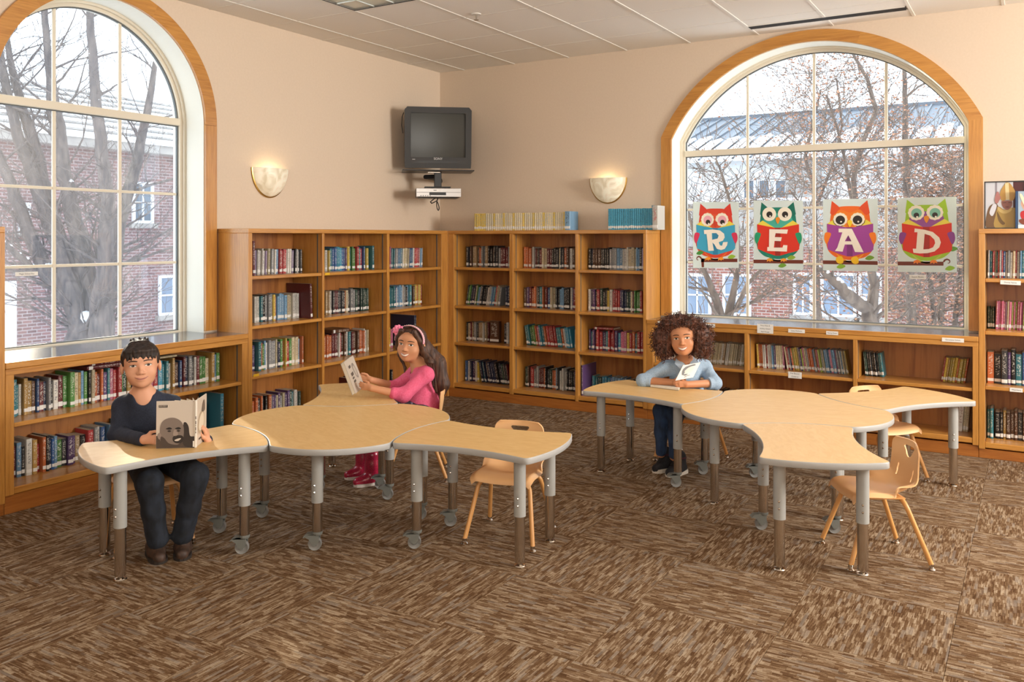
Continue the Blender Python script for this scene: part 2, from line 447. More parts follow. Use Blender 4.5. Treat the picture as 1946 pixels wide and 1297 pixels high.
arch_wall('wall_left', A_L, YB, 0.0, MAP_L, 'beige painted wall with the round-arched window behind the boy')
tag(MB().box(XR, XR + 0.2, YB, 0.34, -.1, CEIL + .1).build('wall_side', M['wall']), 'plain beige side wall out of the picture', 'wall', kind='structure')
tag(MB().box(-.34, XR + .2, YB - .2, YB, -.1, CEIL + .1).build('wall_back', M['wall']), 'plain beige rear wall out of the picture', 'wall', kind='structure')

def ring(mb, o1, o2, d0, d1, Mp, mat=0, closed=True):
    """solid band between two outlines of equal length"""
    n = len(o1)
    for i in range(n if closed else n - 1):
        j = (i + 1) % n
        P = [(*o1[i], d0), (*o1[j], d0), (*o2[j], d0), (*o2[i], d0), (*o1[i], d1), (*o1[j], d1), (*o2[j], d1), (*o2[i], d1)]
        P = [(u, d, z) for u, z, d in P]
        fs = [(0, 1, 2, 3), (7, 6, 5, 4), (0, 4, 5, 1), (3, 2, 6, 7)]
        if not closed and i == 0: fs.append((0, 3, 7, 4))
        if not closed and i == n - 2: fs.append((1, 5, 6, 2))
        mb.add(P, fs, mat, Mp)

def arched_window(idx, A, Mp, transom, cols, rows, label, casing_w, cl):
    W = thing('window_%d' % idx, label, 'window', kind='structure')
    e = 0.004
    mb = MB(); o0, o1 = A.outline(64), A.off(e).outline(64)
    ring(mb, o0, o1, 0.0, 0.30, Mp); mb.build('jamb_lining', M['jamb'], W)
    F0, F1 = A.off(e), A.off(0.046)
    mb = MB(); ring(mb, F0.outline(64), A.off(0.022).outline(64), 0.20, 0.30, Mp); ring(mb, A.off(0.022).outline(64), F1.outline(64), 0.222, 0.295, Mp)
    mb.build('frame', M['vinyl'], W)
    mb = MB(); ring(mb, F1.outline(64), A.off(0.053).outline(64), 0.238, 0.262, Mp); mb.build('glazing_gasket', M['rubber'], W)
    a, b = F1.c - F1.half, F1.c + F1.half
    mb = MB(); mb.cbox(a, b, 0.212, 0.285, transom - 0.027, transom + 0.027, 0.004, 0, Mp); mb.build('transom_bar', M['vinyl'], W)
    mb = MB(); mb.box(a, b, 0.236, 0.262, transom - 0.034, transom - 0.027, 0, Mp); mb.build('transom_gasket', M['rubber'], W)
    for k in range(1, cols):
        u = a + (b - a) * k / cols
        for z0, z1 in ((F1.z0, transom - .03), (transom + .03, F1.top(u))):
            mb = MB(); mb.cbox(u - 0.012, u + 0.012, 0.241, 0.259, z0, z1, 0.003, 0, Mp); mb.build('muntin', M['vinyl'], W)
    for k in range(1, rows):
        z = F1.z0 + (transom - .03 - F1.z0) * k / rows
        for c in range(cols):
            mb = MB(); mb.cbox(a + (b - a) * c / cols + .012, a + (b - a) * (c + 1) / cols - .012, 0.242, 0.258, z - 0.010, z + 0.010, 0.003, 0, Mp); mb.build('muntin', M['vinyl'], W)
    mb = MB(); mb.add([(a, .250, F1.z0), (b, .250, F1.z0), (b, .250, transom), (a, .250, transom)], [(0, 1, 2, 3)], 0, Mp); mb.build('pane', M['glass_dusty' if idx == 1 else 'glass'], W)
    arc = [(u, z) for u, z in F1.arc(48) if z > transom]
    mb = MB(); P = [(a, .250, transom), (b, .250, transom)] + [(u, .250, z) for u, z in arc]; mb.add(P, [tuple(range(len(P)))], 0, Mp); mb.build('pane', M['glass_dusty' if idx == 1 else 'glass'], W)
    # oak casing
    T = thing('trim_%d' % idx, cl, 'window casing', kind='structure')
    O = A.off(-casing_w)
    zs_i, zs_o = A.spring, O.spring
    gm = [M['oak_z']]
    for s in (-1, 1):
        ui, uo = A.c + s * A.half, A.c + s * O.half
        zi = zs_i if A.half < A.R - .01 else A.zc - .0005
        zo = zs_o if A.half < A.R - .01 else A.zc - .0005
        P = [(ui, 0.885), (uo, 0.885), (uo, zo), (ui, zi)]
        mb = MB(); mb.add([(u, d, z) for d in (-0.022, 0.004) for u, z in P], [(0, 1, 2, 3), (7, 6, 5, 4), (0, 4, 5, 1), (1, 5, 6, 2), (2, 6, 7, 3), (3, 7, 4, 0)], 0, Mp)
        mb.build('side_board', gm, T)
    ai, ao = A.arc(60), O.arc(60)
    cuts = [0, 22, 43, 60]
    for c0, c1 in zip(cuts, cuts[1:]):
        mb = MB(); ring(mb, ai[c0:c1 + 1], ao[c0:c1 + 1], -0.022, 0.004, Mp, closed=False)
        mb.build('arch_segment', [M['oak_x'] if Mp is MAP_R else M['oak_y']], T, smooth=False)
    return W
arched_window(1, A_L, MAP_L, 2.475, 3, 3, 'round-arched window with pale frame and grille, seen behind the boy', 0.103, 'oak casing round the arched window behind the boy')
arched_window(2, A_R, MAP_R, 2.362, 4, 3, 'wide segmental-arched window with pale frame hung with four owl posters', 0.095, 'oak casing round the wide arched window with posters')

# ---- ceiling fittings
t = thing('ceiling_light', 'recessed louvred ceiling light at the top edge of the picture', 'ceiling light', ((gx[2] + gx[3]) / 2, gy[4] - CT, CEIL))
M['louvre'] = plain('louvre_metal', (0.60, 0.62, 0.56), 0.3, 0.4)
mb = MB(); ring(mb, [(-.293, -.597), (.293, -.597), (.293, .597), (-.293, .597)], [(-.285, -.589), (.285, -.589), (.285, .589), (-.285, .589)], 0, 1, Matrix(((1, 0, 0, 0), (0, 0, 1, 0), (0, .004, 0, -.002), (0, 0, 0, 1))))
mb.build('rim', M['black'], t)
MB().box(-.285, .285, -.589, .589, .008, .012).build('reflector_pan', M['louvre'], t)
for k in range(1, 3): MB().tube([(-.285 + .19 * k, -.589, .006), (-.285 + .19 * k, .589, .006)], .007, 8).build('louvre_blade', M['louvre'], t)
for k in range(1, 6): MB().tube([(-.285, -.589 + .196 * k, .006), (.285, -.589 + .196 * k, .006)], .007, 8).build('louvre_blade', M['louvre'], t)
t = thing('air_slot', 'long black air slot in the ceiling above the poster window', 'air vent', ((SLOT_A.x + SLOT_B.x) / 2, slot_y, CEIL))
hl = (SLOT_B.x - SLOT_A.x) / 2
MB().box(-hl, hl, -.046, .046, -.003, .012).build('slot', M['dark'], t)
for yy in (-.056, .056): MB().cbox(-hl, hl, yy - (.008 if yy else .002), yy + (.008 if yy else .002), -.002, .010, .001).build('slot_rail', M['grid'] if yy else M['black'], t)
p = on_z(905, 27, CEIL)
t = thing('sprinkler_head', 'small metal sprinkler head on the ceiling', 'sprinkler', (p.x, p.y, CEIL))
MB().lathe([(0.0, -.004), (.036, -.004), (.04, .004), (.0, .004)], 20).build('escutcheon', M['grid'], t, smooth=True)
MB().cyl((0, 0, -.004), (0, 0, -.045), .008, .006, 10).lathe([(0, -.046), (.02, -.046), (.02, -.043), (0, -.043)], 12).build('nozzle', M['chrome'], t, smooth=True)
# ================================================================== BOOKCASES
BD = 0.345                       # depth of every case, front face at that distance from the wall
BACK = 0.012
def along(Mp): return 'x' if Mp is MAP_R else 'y'
def P3(Mp, u, d, z): return Mp @ Vector((u, d, z))
# in (u, d, z): the room side is d < 0, the wall is d = 0
CELLS = {}                       # (case, column, row) -> (Mp, u0, u1, z_shelf, z_clear, flip)
def bookcase(key, label, Mp, u0, u1, stiles, top, shelves, deck, toe_top, loc, shelf_of=None, end_panels=True):
    """stiles: list of (a, b) in u for each upright; shelves: list of shelf-top heights"""
    ax = along(Mp)
    root = thing('bookcase', label, 'bookcase', P3(Mp, (u0 + u1) / 2, -BD / 2, 0))
    inv = Matrix.Translation(-root.location)
    X = inv @ Mp
    def bx(name, a, b, d0, d1, z0, z1, mat, c=0.0025, parent=root):
        return MB().cbox(a, b, d0, d1, z0, z1, c, 0, X).build(name, M[mat], parent)
    bx('back_panel', u0, u1, -BACK, -0.001, 0.0, top - 0.002, 'back_z', 0.001)
    for i, (a, b) in enumerate(stiles):
        bx('upright', a, b, -BD, -BACK, toe_top - .012, top - 0.034, 'oak_z')
    if top > 1: bx('top_panel', u0, u1, -BD, -0.001, top - 0.034, top, 'oak_' + ax)
    else: bx('top_rail', u0, u1, -BD, -BACK, top - 0.036, top, 'oak_' + ax)
    bx('toe_board', u0, u1, -BD + 0.012, -BACK, 0.0, toe_top - .012, 'toe_' + ax)
    zs = list(shelves) + [deck]
    for i in range(len(stiles) - 1):
        a, b = stiles[i][1], stiles[i + 1][0]
        for r, z in enumerate(zs):
            bx('shelf' if r < len(shelves) else 'deck', a, b, -BD + (0.006 if r < len(shelves) else 0.002), -BACK, z - (0.026 if r < len(shelves) else 0.04), z, 'oak_' + ax, 0.004)
            up = zs[r - 1] - 0.026 if r else top - 0.036
            CELLS[key, i, r] = (Mp, a, b, z, up)
        for s, e in ((a, 1), (b, -1)):       # pilaster strips with shelf holes
            for dd in (-BD + 0.055,):
                q = MB(); q.box(s, s + e * 0.002, dd - .006, dd + .006, deck, top - .04, 0, X); q.build('shelf_strip', M['rubber'], root)
    return root
bookcase('L', 'tall oak bookcase on the left wall between window and room corner', MAP_L, -2.914, -0.352,
         [(-2.914, -2.874), (-2.127, -2.101), (-1.291, -1.257), (-0.454, -0.352)], 1.66, [1.30, 0.925, 0.545], 0.135, 0.10, None)
bookcase('R', 'tall oak bookcase on the right wall with yellow volumes on top', MAP_R, 0.352, 2.472,
         [(0.352, 0.42), (1.068, 1.109), (1.774, 1.804), (2.441, 2.472)], 1.66, [1.295, 0.912, 0.545], 0.14, 0.10, None)
bookcase('l', 'low oak bookcase under the window behind the boy', MAP_L, -4.700, -2.916,
         [(-4.700, -4.651), (-2.972, -2.916)], 0.836, [0.521], 0.150, 0.12, None)
bookcase('r', 'low oak bookcase under the poster window with lettered shelf labels', MAP_R, 2.474, 5.034,
         [(2.474, 2.534), (3.334, 3.367), (4.179, 4.208), (4.996, 5.034)], 0.836, [0.50], 0.140, 0.10, None)
bookcase('T', 'tall oak bookcase at the right edge with a framed picture on top', MAP_R, 5.036, 6.50,
         [(5.036, 5.076), (5.76, 5.79), (6.46, 6.50)], 1.655, [1.296, 0.918, 0.522], 0.117, 0.08, None)
bookcase('F', 'tall oak bookcase cut off by the left edge of the picture', MAP_L, -6.2, -4.702,
         [(-6.2, -6.16), (-5.46, -5.43), (-4.745, -4.702)], 1.655, [1.296, 0.918, 0.522], 0.117, 0.08, None)
# corner filler post between the two tall runs
tag(MB().cbox(.002, .350, -.350, -.002, 0.0, 1.658, .003).build('corner_post', M['oak_z']), 'square oak corner box joining the two tall bookcases', 'corner post')

def counter(label, Mp, u0, u1, o0, o1):
    c = P3(Mp, (u0 + u1) / 2, -BD / 2, 0.837)
    root = thing('window_counter', label, 'counter', c)
    X = Matrix.Translation(-c) @ Mp
    MB().box(u0, u1, -BD + 0.018, -0.001, 0.838, 0.872, 0, X).box(o0, o1, -0.001, 0.202, 0.8395, 0.872, 0, X).build('laminate_top', M['counter'], root)
    MB().cbox(u0, u1, -BD - 0.004, -BD + 0.018, 0.837, 0.8735, .003, 0, X).build('front_nosing', M['oak_' + along(Mp)], root)
counter('dark laminate window counter behind the boy, sunlit at its left end', MAP_L, -4.700, -2.916, A_L.c - A_L.half + .006, A_L.c + A_L.half - .006)
counter('dark laminate window counter below the owl posters', MAP_R, 2.474, 5.034, A_R.c - A_R.half + .006, A_R.c + A_R.half - .006)
# ================================================================== TABLES
TZ, TT = 0.555, 0.032
def arc_pts(a, b, sag, n=24):
    """arc from a to b (2d) bulging by sag to the right-hand side of the direction of travel"""
    a, b = Vector(a), Vector(b); c = (b - a).length / 2
    if abs(sag) < 1e-6: return [tuple(a.lerp(b, i / n)) for i in range(n)]
    R = (c * c + sag * sag) / (2 * abs(sag)); s = 1 if sag > 0 else -1
    t = (b - a).normalized(); nrm = Vector((t.y, -t.x)) * s
    cen = (a + b) / 2 - nrm * (R - abs(sag)); ha = math.asin(min(1, c / R)); out = []
    for i in range(n):
        th = -ha + 2 * ha * i / n
        out.append(tuple(cen + nrm * R * math.cos(th) + t * R * math.sin(th)))
    return out
def smooth_outline(pts, n=150, sigma=0.02):
    P = np.array(pts + pts[:1]); seg = np.hypot(*np.diff(P, axis=0).T); s = np.concatenate([[0], np.cumsum(seg)]); Lt = s[-1]
    q = np.linspace(0, Lt, n, endpoint=False); X = np.stack([np.interp(q, s, P[:, 0]), np.interp(q, s, P[:, 1])], 1)
    k = int(4 * sigma / (Lt / n)) + 1; w = np.exp(-0.5 * (np.arange(-k, k + 1) * (Lt / n) / sigma) ** 2); w /= w.sum()
    Y = sum(wi * np.roll(X, -i, axis=0) for i, wi in zip(range(-k, k + 1), w))
    return [tuple(p) for p in Y]
HEXR = 0.605
def hub_outline():
    V = [(HEXR * math.cos(math.radians(60 * k)), HEXR * math.sin(math.radians(60 * k))) for k in range(6)]; out = []
    for k in range(6): out += arc_pts(V[k], V[(k + 1) % 6], -0.060 if k % 2 == 0 else 0.115)
    return smooth_outline(out, 180, 0.018)
BL, BW = 0.375, 0.3025
def bow_outline():
    V = [(BL, -BW), (BL, BW), (-BL, BW), (-BL, -BW)]; S = [0.060, -0.062, 0.060, -0.062]; out = []
    for k in range(4): out += arc_pts(V[k], V[(k + 1) % 4], S[k])
    return smooth_outline(out, 150, 0.022)
def top_meshes(ol, nm):
    ol = [(x * .994, y * .994) for x, y in ol]
    n = len(ol); z1, z0 = TZ, TZ - TT
    def inset(d):
        out = []
        for i in range(n):
            a, b, c = Vector(ol[i - 1]), Vector(ol[i]), Vector(ol[(i + 1) % n]); t = (c - a).normalized(); out.append((b.x - t.y * d, b.y + t.x * d))
        return out
    i1, i2 = inset(0.0035), inset(0.0012)
    top = MB().prism(i1, z0 + 0.002, z1, 0).mesh(nm + '_laminate', [M['maple']])
    mb = MB(); rings = [[(x, y, z1 - .0002) for x, y in i1], [(x, y, z1 - .001) for x, y in i2], [(x, y, z1 - .004) for x, y in ol], [(x, y, z0 + .003) for x, y in ol], [(x, y, z0) for x, y in i1]]
    vs = [p for r in rings for p in r]; fs = []
    for k in range(len(rings) - 1):
        for i in range(n):
            j = (i + 1) % n; fs.append((k * n + j, k * n + i, (k + 1) * n + i, (k + 1) * n + j))
    mb.add(vs, fs)
    return top, mb.mesh(nm + '_band', [M['band']], True, 50)
HUB = top_meshes(hub_outline(), 'hub'); BOW = top_meshes(bow_outline(), 'bow')
# legs: painted upper tube, chrome inner tube, then a glide or a locking caster
def leg_meshes():
    up = MB().tube([(0, 0, 0.245), (0, 0, TZ - TT)], .0295, 20).mesh('leg', [M['leg_grey']], True)
    lo_g = MB().tube([(0, 0, 0.022), (0, 0, 0.25)], .0255, 20).mesh('inner_tube', [M['chrome']], True)
    lo_c = MB().tube([(0, 0, 0.098), (0, 0, 0.25)], .0255, 20).mesh('inner_tube_short', [M['chrome']], True)
    gl = MB().lathe([(0, 0), (.028, 0), (.030, .004), (.026, .009), (.010, .013), (.010, .024), (0, .024)], 20).mesh('glide', [M['chrome']], True)
    ho = MB(); ho.lathe([(0, .080), (.024, .080), (.027, .088), (.027, .096), (.012, .100), (0, .100)], 16)
    sidep = [(-.012, .084), (.030, .088), (.052, .080), (.060, .070), (.040, .060), (.022, .030), (.002, .028), (-.012, .050)]
    for y in (-.021, .015):
        ho.add([(x, yy, z) for yy in (y, y + .006) for x, z in sidep], [tuple(range(8)), tuple(range(8, 16))[::-1]] + [(i, (i + 1) % 8, 8 + (i + 1) % 8, 8 + i) for i in range(8)])
    ho.add([(x, yy, z) for yy in (-.021, .021) for x, z in [(-.012, .078), (.050, .078), (.066, .066), (.070, .070), (.052, .086), (-.012, .090)]], [tuple(range(6)), tuple(range(6, 12))[::-1]] + [(i, (i + 1) % 6, 6 + (i + 1) % 6, 6 + i) for i in range(6)])
    ho = ho.mesh('caster_housing', [M['caster']], False)
    wh = MB(); R = Matrix.Translation((.012, 0, .034)) @ Matrix.Rotation(math.pi / 2, 4, 'X')
    wh.lathe([(0, -.014), (.012, -.014), (.014, -.010), (.026, -.010), (.033, -.013), (.034, -.008), (.034, .008), (.033, .013), (.026, .010), (.014, .010), (.012, .014), (0, .014)], 24, 0, R)
    wh = wh.mesh('caster_wheel', [M['wheel']], True)
    bo = MB()
    bo.add(*_ball((.0295, 0, 0), .006))
    bo = bo.mesh('adjusting_screw', [M['chrome']], True)
    return up, lo_g, lo_c, gl, ho, wh, bo
def _ball(c, r):
    b = MB().ball(c, r, n=8); return b.v, b.f
LEG = leg_meshes()
def add_leg(root, x, y, kind, ang):
    up, lo_g, lo_c, gl, ho, wh, bo = LEG
    l = link('leg', up, root, (x, y, 0), (0, 0, ang))
    if kind == 'g':
        link('inner_tube', lo_g, l); link('glide', gl, l)
    else:
        link('inner_tube', lo_c, l); link('caster_housing', ho, l); link('caster_wheel', wh, l)
    for z in (.30, .335): link('adjusting_screw', bo, l, (0, 0, z), (0, 0, 1.2))
def bow_table(cx, cy, deg, label, group, cast_ang):
    a = math.radians(deg)
    root = thing('student_table', label, 'table', (cx, cy, 0), a, group)
    t = link('table_top', BOW[0], root); link('edge_band', BOW[1], t)
    for sx in (1, -1):
        for sy in (1, -1): add_leg(root, sx * .29, sy * .19, 'g' if sx > 0 else 'c', cast_ang - a)
    return root
def hub_table(cx, cy, deg, label, group, legs, cast_ang):
    a = math.radians(deg)
    root = thing('hub_table', label, 'table', (cx, cy, 0), a, group)
    t = link('table_top', HUB[0], root); link('edge_band', HUB[1], t)
    for ang, k in legs:
        b = math.radians(ang) - a; add_leg(root, .455 * math.cos(b), .455 * math.sin(b), k, cast_ang - a)
    return root
LC, LA = (2.05, -3.773), -23.8
RC, RA = (4.061, -2.054), 22.4
GL, GR = 'maple tables of the cluster with the boy', 'maple tables of the cluster on the right'
CAST = math.pi + YAW                                     # caster forks trail to the left of the picture
hub_table(*LC, LA, 'six-sided wavy maple table in the middle of the cluster with the boy', GL, [(35, 'c'), (93, 'c'), (203, 'c'), (297, 'c')], CAST)
hub_table(*RC, RA, 'six-sided wavy maple table in the middle of the right-hand cluster', GR, [(326, 'g'), (18, 'g'), (125, 'c'), (226, 'g')], CAST)
def around(c, a0, da, r=0.898):
    a = math.radians(a0 + da); return c[0] + r * math.cos(a), c[1] + r * math.sin(a), a0 + da
bow_table(*around(LC, LA, 270), 'wavy maple table at which the boy reads, partly in sunlight', GL, CAST)
bow_table(*around(LC, LA, 150), 'wavy maple table at which the girl in pink reads', GL, CAST)
bow_table(*around(LC, LA, 30), 'wavy maple table in the middle of the room with one empty chair behind it', GL, CAST)
bow_table(*around(RC, RA, 150), 'wavy maple table under the arms of the curly-haired girl', GR, CAST)
bow_table(*around(RC, RA, 30), 'wavy maple table nearest the low bookcase with an empty chair behind', GR, CAST)
bow_table(*around(RC, RA, 270), 'wavy maple table pointing to the front with an empty chair at its right', GR, CAST)
# ================================================================== CHAIRS
import bmesh
def chair_shell():
    prof = [(.190, .318), (.186, .334), (.168, .345), (.13, .350), (.08, .347), (.02, .341), (-.05, .336), (-.10, .336), (-.135, .343), (-.162, .362), (-.180, .395), (-.192, .44), (-.203, .50), (-.213, .56), (-.219, .600), (-.221, .618)]
    prof = [(y * .87 if y > 0 else y * .86, z if z < .345 else .345 + (z - .345) * (1 if z < .36 else .855)) for y, z in prof]
    P = np.array(prof); d = np.concatenate([[0], np.cumsum(np.hypot(*np.diff(P, axis=0).T))]); d /= d[-1]
    NV, NU = 110, 56
    v = np.linspace(0, 1, NV + 1); py = np.interp(v, d, P[:, 0]); pz = np.interp(v, d, P[:, 1])
    for _ in range(6):
        py[1:-1] = (py[:-2] + 2 * py[1:-1] + py[2:]) / 4; pz[1:-1] = (pz[:-2] + 2 * pz[1:-1] + pz[2:]) / 4
    wk = [(0, .155), (.05, .168), (.25, .173), (.45, .170), (.55, .166), (.66, .153), (.80, .143), (.93, .143), (.97, .135), (1.0, .112)]
    hw = np.interp(v, [a for a, _ in wk], [b for _, b in wk])
    for _ in range(4): hw[1:-1] = (hw[:-2] + 2 * hw[1:-1] + hw[2:]) / 4
    bm = bmesh.new(); G = []
    for i in range(NV + 1):
        row = []
        wing = math.exp(-((v[i] - .53) / .10) ** 2)              # side wings where seat turns into back
        dish = .010 + .012 * math.exp(-((v[i] - .35) / .2) ** 2)
        backc = max(0, (v[i] - .5) / .5)
        for j in range(NU + 1):
            u = -1 + 2 * j / NU
            e = u * u
            y = py[i] + backc * .030 * e + wing * .062 * abs(u) ** 3
            z = pz[i] + (1 - backc) * dish * (e - .3) - (1 - backc) * .020 * max(0, abs(u) - .86) / .14 + wing * .052 * abs(u) ** 3
            row.append(bm.verts.new((hw[i] * u, y, z)))
        G.append(row)
    def hole(x, z, i):
        if v[i] < .6: return False
        if .495 < z < .550 and abs(x) < .016 + .045 * (z - .495) / .055: return True
        for s in (-1, 1):
            if .385 < z < .455 and abs(x - s * .078) < .0055: return True
        return False
    for i in range(NV):
        for j in range(NU):
            c = (G[i][j].co + G[i + 1][j + 1].co) / 2
            if hole(c.x, c.z, i): continue
            bm.faces.new((G[i][j], G[i][j + 1], G[i + 1][j + 1], G[i + 1][j]))
    loose = [x for x in bm.verts if not x.link_faces]
    for x in loose: bm.verts.remove(x)
    for _ in range(5):
        new = {}
        for x in bm.verts:
            eb = [e for e in x.link_edges if e.is_boundary]
            if len(eb) == 2 and x.co.z > .38 and abs(x.co.x) < .1 and x.co.z < .6:
                new[x] = (x.co * 2 + eb[0].other_vert(x).co + eb[1].other_vert(x).co) / 4
        for x, c in new.items(): x.co = c
    bmesh.ops.recalc_face_normals(bm, faces=bm.faces)
    bmesh.ops.solidify(bm, geom=bm.faces[:], thickness=0.007)
    me = bpy.data.meshes.new('seat_shell'); bm.to_mesh(me); bm.free()
    me.materials.append(M['chair']); me.polygons.foreach_set('use_smooth', [True] * len(me.polygons)); me.set_sharp_from_angle(angle=math.radians(60)); me.update()
    return me
def bend(pts, n=6):
    """round the corners of a polyline"""
    pts = [Vector(p) for p in pts]; out = [pts[0]]
    for a, b, c in zip(pts, pts[1:], pts[2:]):
        r = min((a - b).length, (c - b).length, .05) * .9
        p, q = b + (a - b).normalized() * r, b + (c - b).normalized() * r
        for i in range(n + 1):
            t = i / n; out.append(p.lerp(b, t).lerp(b.lerp(q, t), t))
    out.append(pts[-1]); return out
def chair_parts():
    D = {'shell': chair_shell()}
    for k, (fx, fy, tx, ty) in {'fl': (-.185, .195, -.125, .095), 'fr': (.185, .195, .125, .095), 'bl': (-.185, -.195, -.125, -.085), 'br': (.185, -.195, .125, -.085)}.items():
        s = 1 if fx > 0 else -1
        D[k] = MB().tube(bend([(0, ty, .318), (tx + s * .012, ty, .315), (fx, fy, .022)]), .0118, 12).mesh('chair_leg', [M['chair_leg']], True)
        D[k + 'g'] = MB().lathe([(0, 0), (.017, 0), (.019, .004), (.014, .010), (.009, .012), (.0125, .016), (.0125, .030), (0, .03)], 14, 0, Matrix.Translation((fx, fy, 0))).mesh('chair_glide', [M['chrome']], True)
    D['plate'] = MB().cbox(-.12, .12, -.10, .11, .318, .326, .002).mesh('under_plate', [M['chair_leg']])
    return D
CH = chair_parts()
def chair(x, y, ang, label, z=0):
    """ang: facing direction in radians"""
    r = thing('school_chair', label, 'chair', (x, y, z), ang - math.pi / 2, 'tan moulded school chairs at the tables')
    link('seat_shell', CH['shell'], r); link('under_plate', CH['plate'], r)
    for k in ('fl', 'fr', 'bl', 'br'):
        l = link('leg', CH[k], r); link('glide', CH[k + 'g'], l)
    return r
chair(2.985, -3.485, math.radians(-77), 'empty tan chair tucked behind the table in the middle of the room')
chair(4.70, -2.80, math.radians(212), 'empty tan chair at front right, its back to the right')
chair(4.52, -1.24, math.radians(-37.6), 'empty tan chair between the tables and the low bookcase, only its top edge showing')
chair(1.385, -4.535, math.radians(-24), 'tan chair on which the boy sits')
chair(1.845, -2.81, math.radians(216), 'tan chair on which the girl in pink sits')
chair(3.27, -1.45, math.radians(-97.6), 'tan chair on which the curly-haired girl sits')
# ================================================================== WALL LAMPS, TELEVISION
def text_mesh(txt, size, mat, align='CENTER', extrude=0.0):
    cu = bpy.data.curves.new('lettering', 'FONT'); cu.body = txt; cu.size = size; cu.align_x = align; cu.align_y = 'CENTER'; cu.extrude = extrude; cu.resolution_u = 3
    o = bpy.data.objects.new('lettering', cu); col.objects.link(o)
    bpy.context.view_layer.update()
    me = bpy.data.meshes.new_from_object(o.evaluated_get(bpy.context.evaluated_depsgraph_get()))
    bpy.data.objects.remove(o); me.materials.clear(); me.materials.append(mat)
    return me
def bowl_mat():
    m, nt, b = newmat('alabaster'); L = nt.links
    tc = N(nt, 'ShaderNodeTexCoord'); nz = N(nt, 'ShaderNodeTexNoise'); nz.inputs['Scale'].default_value = 9; nz.inputs['Detail'].default_value = 5; nz.inputs['Distortion'].default_value = 1.5
    L.new(tc.outputs['Object'], nz.inputs['Vector'])
    r = ramp(nt, [(.35, (.62, .54, .38)), (.62, (.88, .83, .70))]); L.new(nz.outputs[0], r.inputs[0]); L.new(r.outputs[0], b.inputs['Base Color'])
    b.inputs['Roughness'].default_value = .35; b.inputs['Emission Color'].default_value = (1, .86, .58, 1); b.inputs['Emission Strength'].default_value = .16
    return m
M['bowl'] = bowl_mat()
def sconce(loc, rz, label):
    t = thing('wall_sconce', label, 'wall lamp', loc, rz, 'alabaster wall lamps')
    R = .185
    prof = []
    for i in range(13):
        a = math.pi / 2 * i / 12
        prof.append((R * math.cos(a) * 1.0, -R * 1.25 * math.sin(a)))
    sq = Matrix.Diagonal((1, .62, 1, 1))
    # half bowl bulging to +y (local), wall at y = 0
    MB().lathe(prof, 24, 0, sq, math.pi, 0).build('bowl', M['bowl'], t, smooth=True)
    rim = [Vector((R * math.cos(a), 0.006, -R * 1.25 * math.sin(a))) for a in [math.pi * i / 28 for i in range(29)]]
    MB().tube(rim, .0095, 8).build('brass_rim', M['brass'], t, smooth=True)
    MB().box(-.06, .06, -.002, .012, -.15, -.05).build('back_plate', M['brass'], t)
    MB().ball((0, .05, -.05), .022, .022, .035, 10).build('bulb', M['bulb'], t, smooth=True)
    return t
m, nt, b = newmat('lamp_bulb'); b.inputs['Emission Color'].default_value = (1, .82, .52, 1); b.inputs['Emission Strength'].default_value = 28
M['bulb'] = m
p = on_x(511, 321, 0.0); sconce((0.0, p.y, p.z), -math.pi / 2, 'half-bowl alabaster wall lamp on the left wall between window and television')
p = on_y(1156, 339, 0.0); sconce((p.x, 0.0, p.z), math.pi, 'half-bowl alabaster wall lamp on the right wall beside the poster window')

# television on its bracket, in the corner
TVC = J(832.5, 262, 8.42)
tv_ang = math.atan2(CAM.y - TVC.y, CAM.x - TVC.x) + 0.06
TVM = (TVC.x, TVC.y, TVC.z)
t = thing('television', 'black tube television mounted high in the corner', 'television', TVM, tv_ang + math.pi / 2)
tilt = Matrix.Rotation(math.radians(4), 4, 'X')
W2, H2 = .318, .295
M['tvgrey'] = plain('television_case', (0.015, 0.014, 0.013), .42)
M['screen'] = plain('television_tube', (0.030, 0.032, 0.026), .3)
# front bezel (local: screen faces -y)
mb = MB()
ring(mb, [(-W2, -H2), (W2, -H2), (W2 + .004, -.25), (W2 + .006, H2 - .03), (W2 - .02, H2), (-W2 + .02, H2), (-W2 - .006, H2 - .03), (-W2 - .004, -.25)],
     [(-.262, -.190), (.262, -.190), (.266, -.185), (.266, .232), (.262, .236), (-.262, .236), (-.266, .232), (-.266, -.185)], -.03, .05, tilt)
bz = mb.build('bezel', M['tvgrey'], t)
MB().prism([(-.24, -.010), (.24, -.010), (.16, .012), (-.16, .012)], 0, .004, 0, tilt @ Matrix.Translation((0, -.030, -.235)) @ Matrix.Rotation(math.pi / 2, 4, 'X')).build('control_flap', M['black'], bz)
mb = MB(); n = 12; vs = []
for i in range(n + 1):
    for k in range(n + 1):
        u, w = -1 + 2 * i / n, -1 + 2 * k / n; vs.append((u * .268, -.004 - .018 * (1 - u * u * .6 - w * w * .4), .023 + w * .216))
mb.add(vs, [(i * (n + 1) + k, (i + 1) * (n + 1) + k, (i + 1) * (n + 1) + k + 1, i * (n + 1) + k + 1) for i in range(n) for k in range(n)], 0, tilt)
mb.build('screen', M['screen'], t, smooth=True)
mb = MB(); fr = [(-W2, -H2 + .01), (W2, -H2 + .01), (W2, H2 - .012), (-W2, H2 - .012)]; bk = [(-.19, -.22), (.19, -.22), (.19, .17), (-.19, .17)]
mb.add([(x, .05, z) for x, z in fr] + [(x * .97, .12, z * .97) for x, z in fr] + [(x, .40, z) for x, z in bk],
       [(0, 1, 5, 4), (1, 2, 6, 5), (2, 3, 7, 6), (3, 0, 4, 7), (4, 5, 9, 8), (5, 6, 10, 9), (6, 7, 11, 10), (7, 4, 8, 11), (8, 9, 10, 11)], 0, tilt)
mb.build('rear_housing', M['tvgrey'], t)
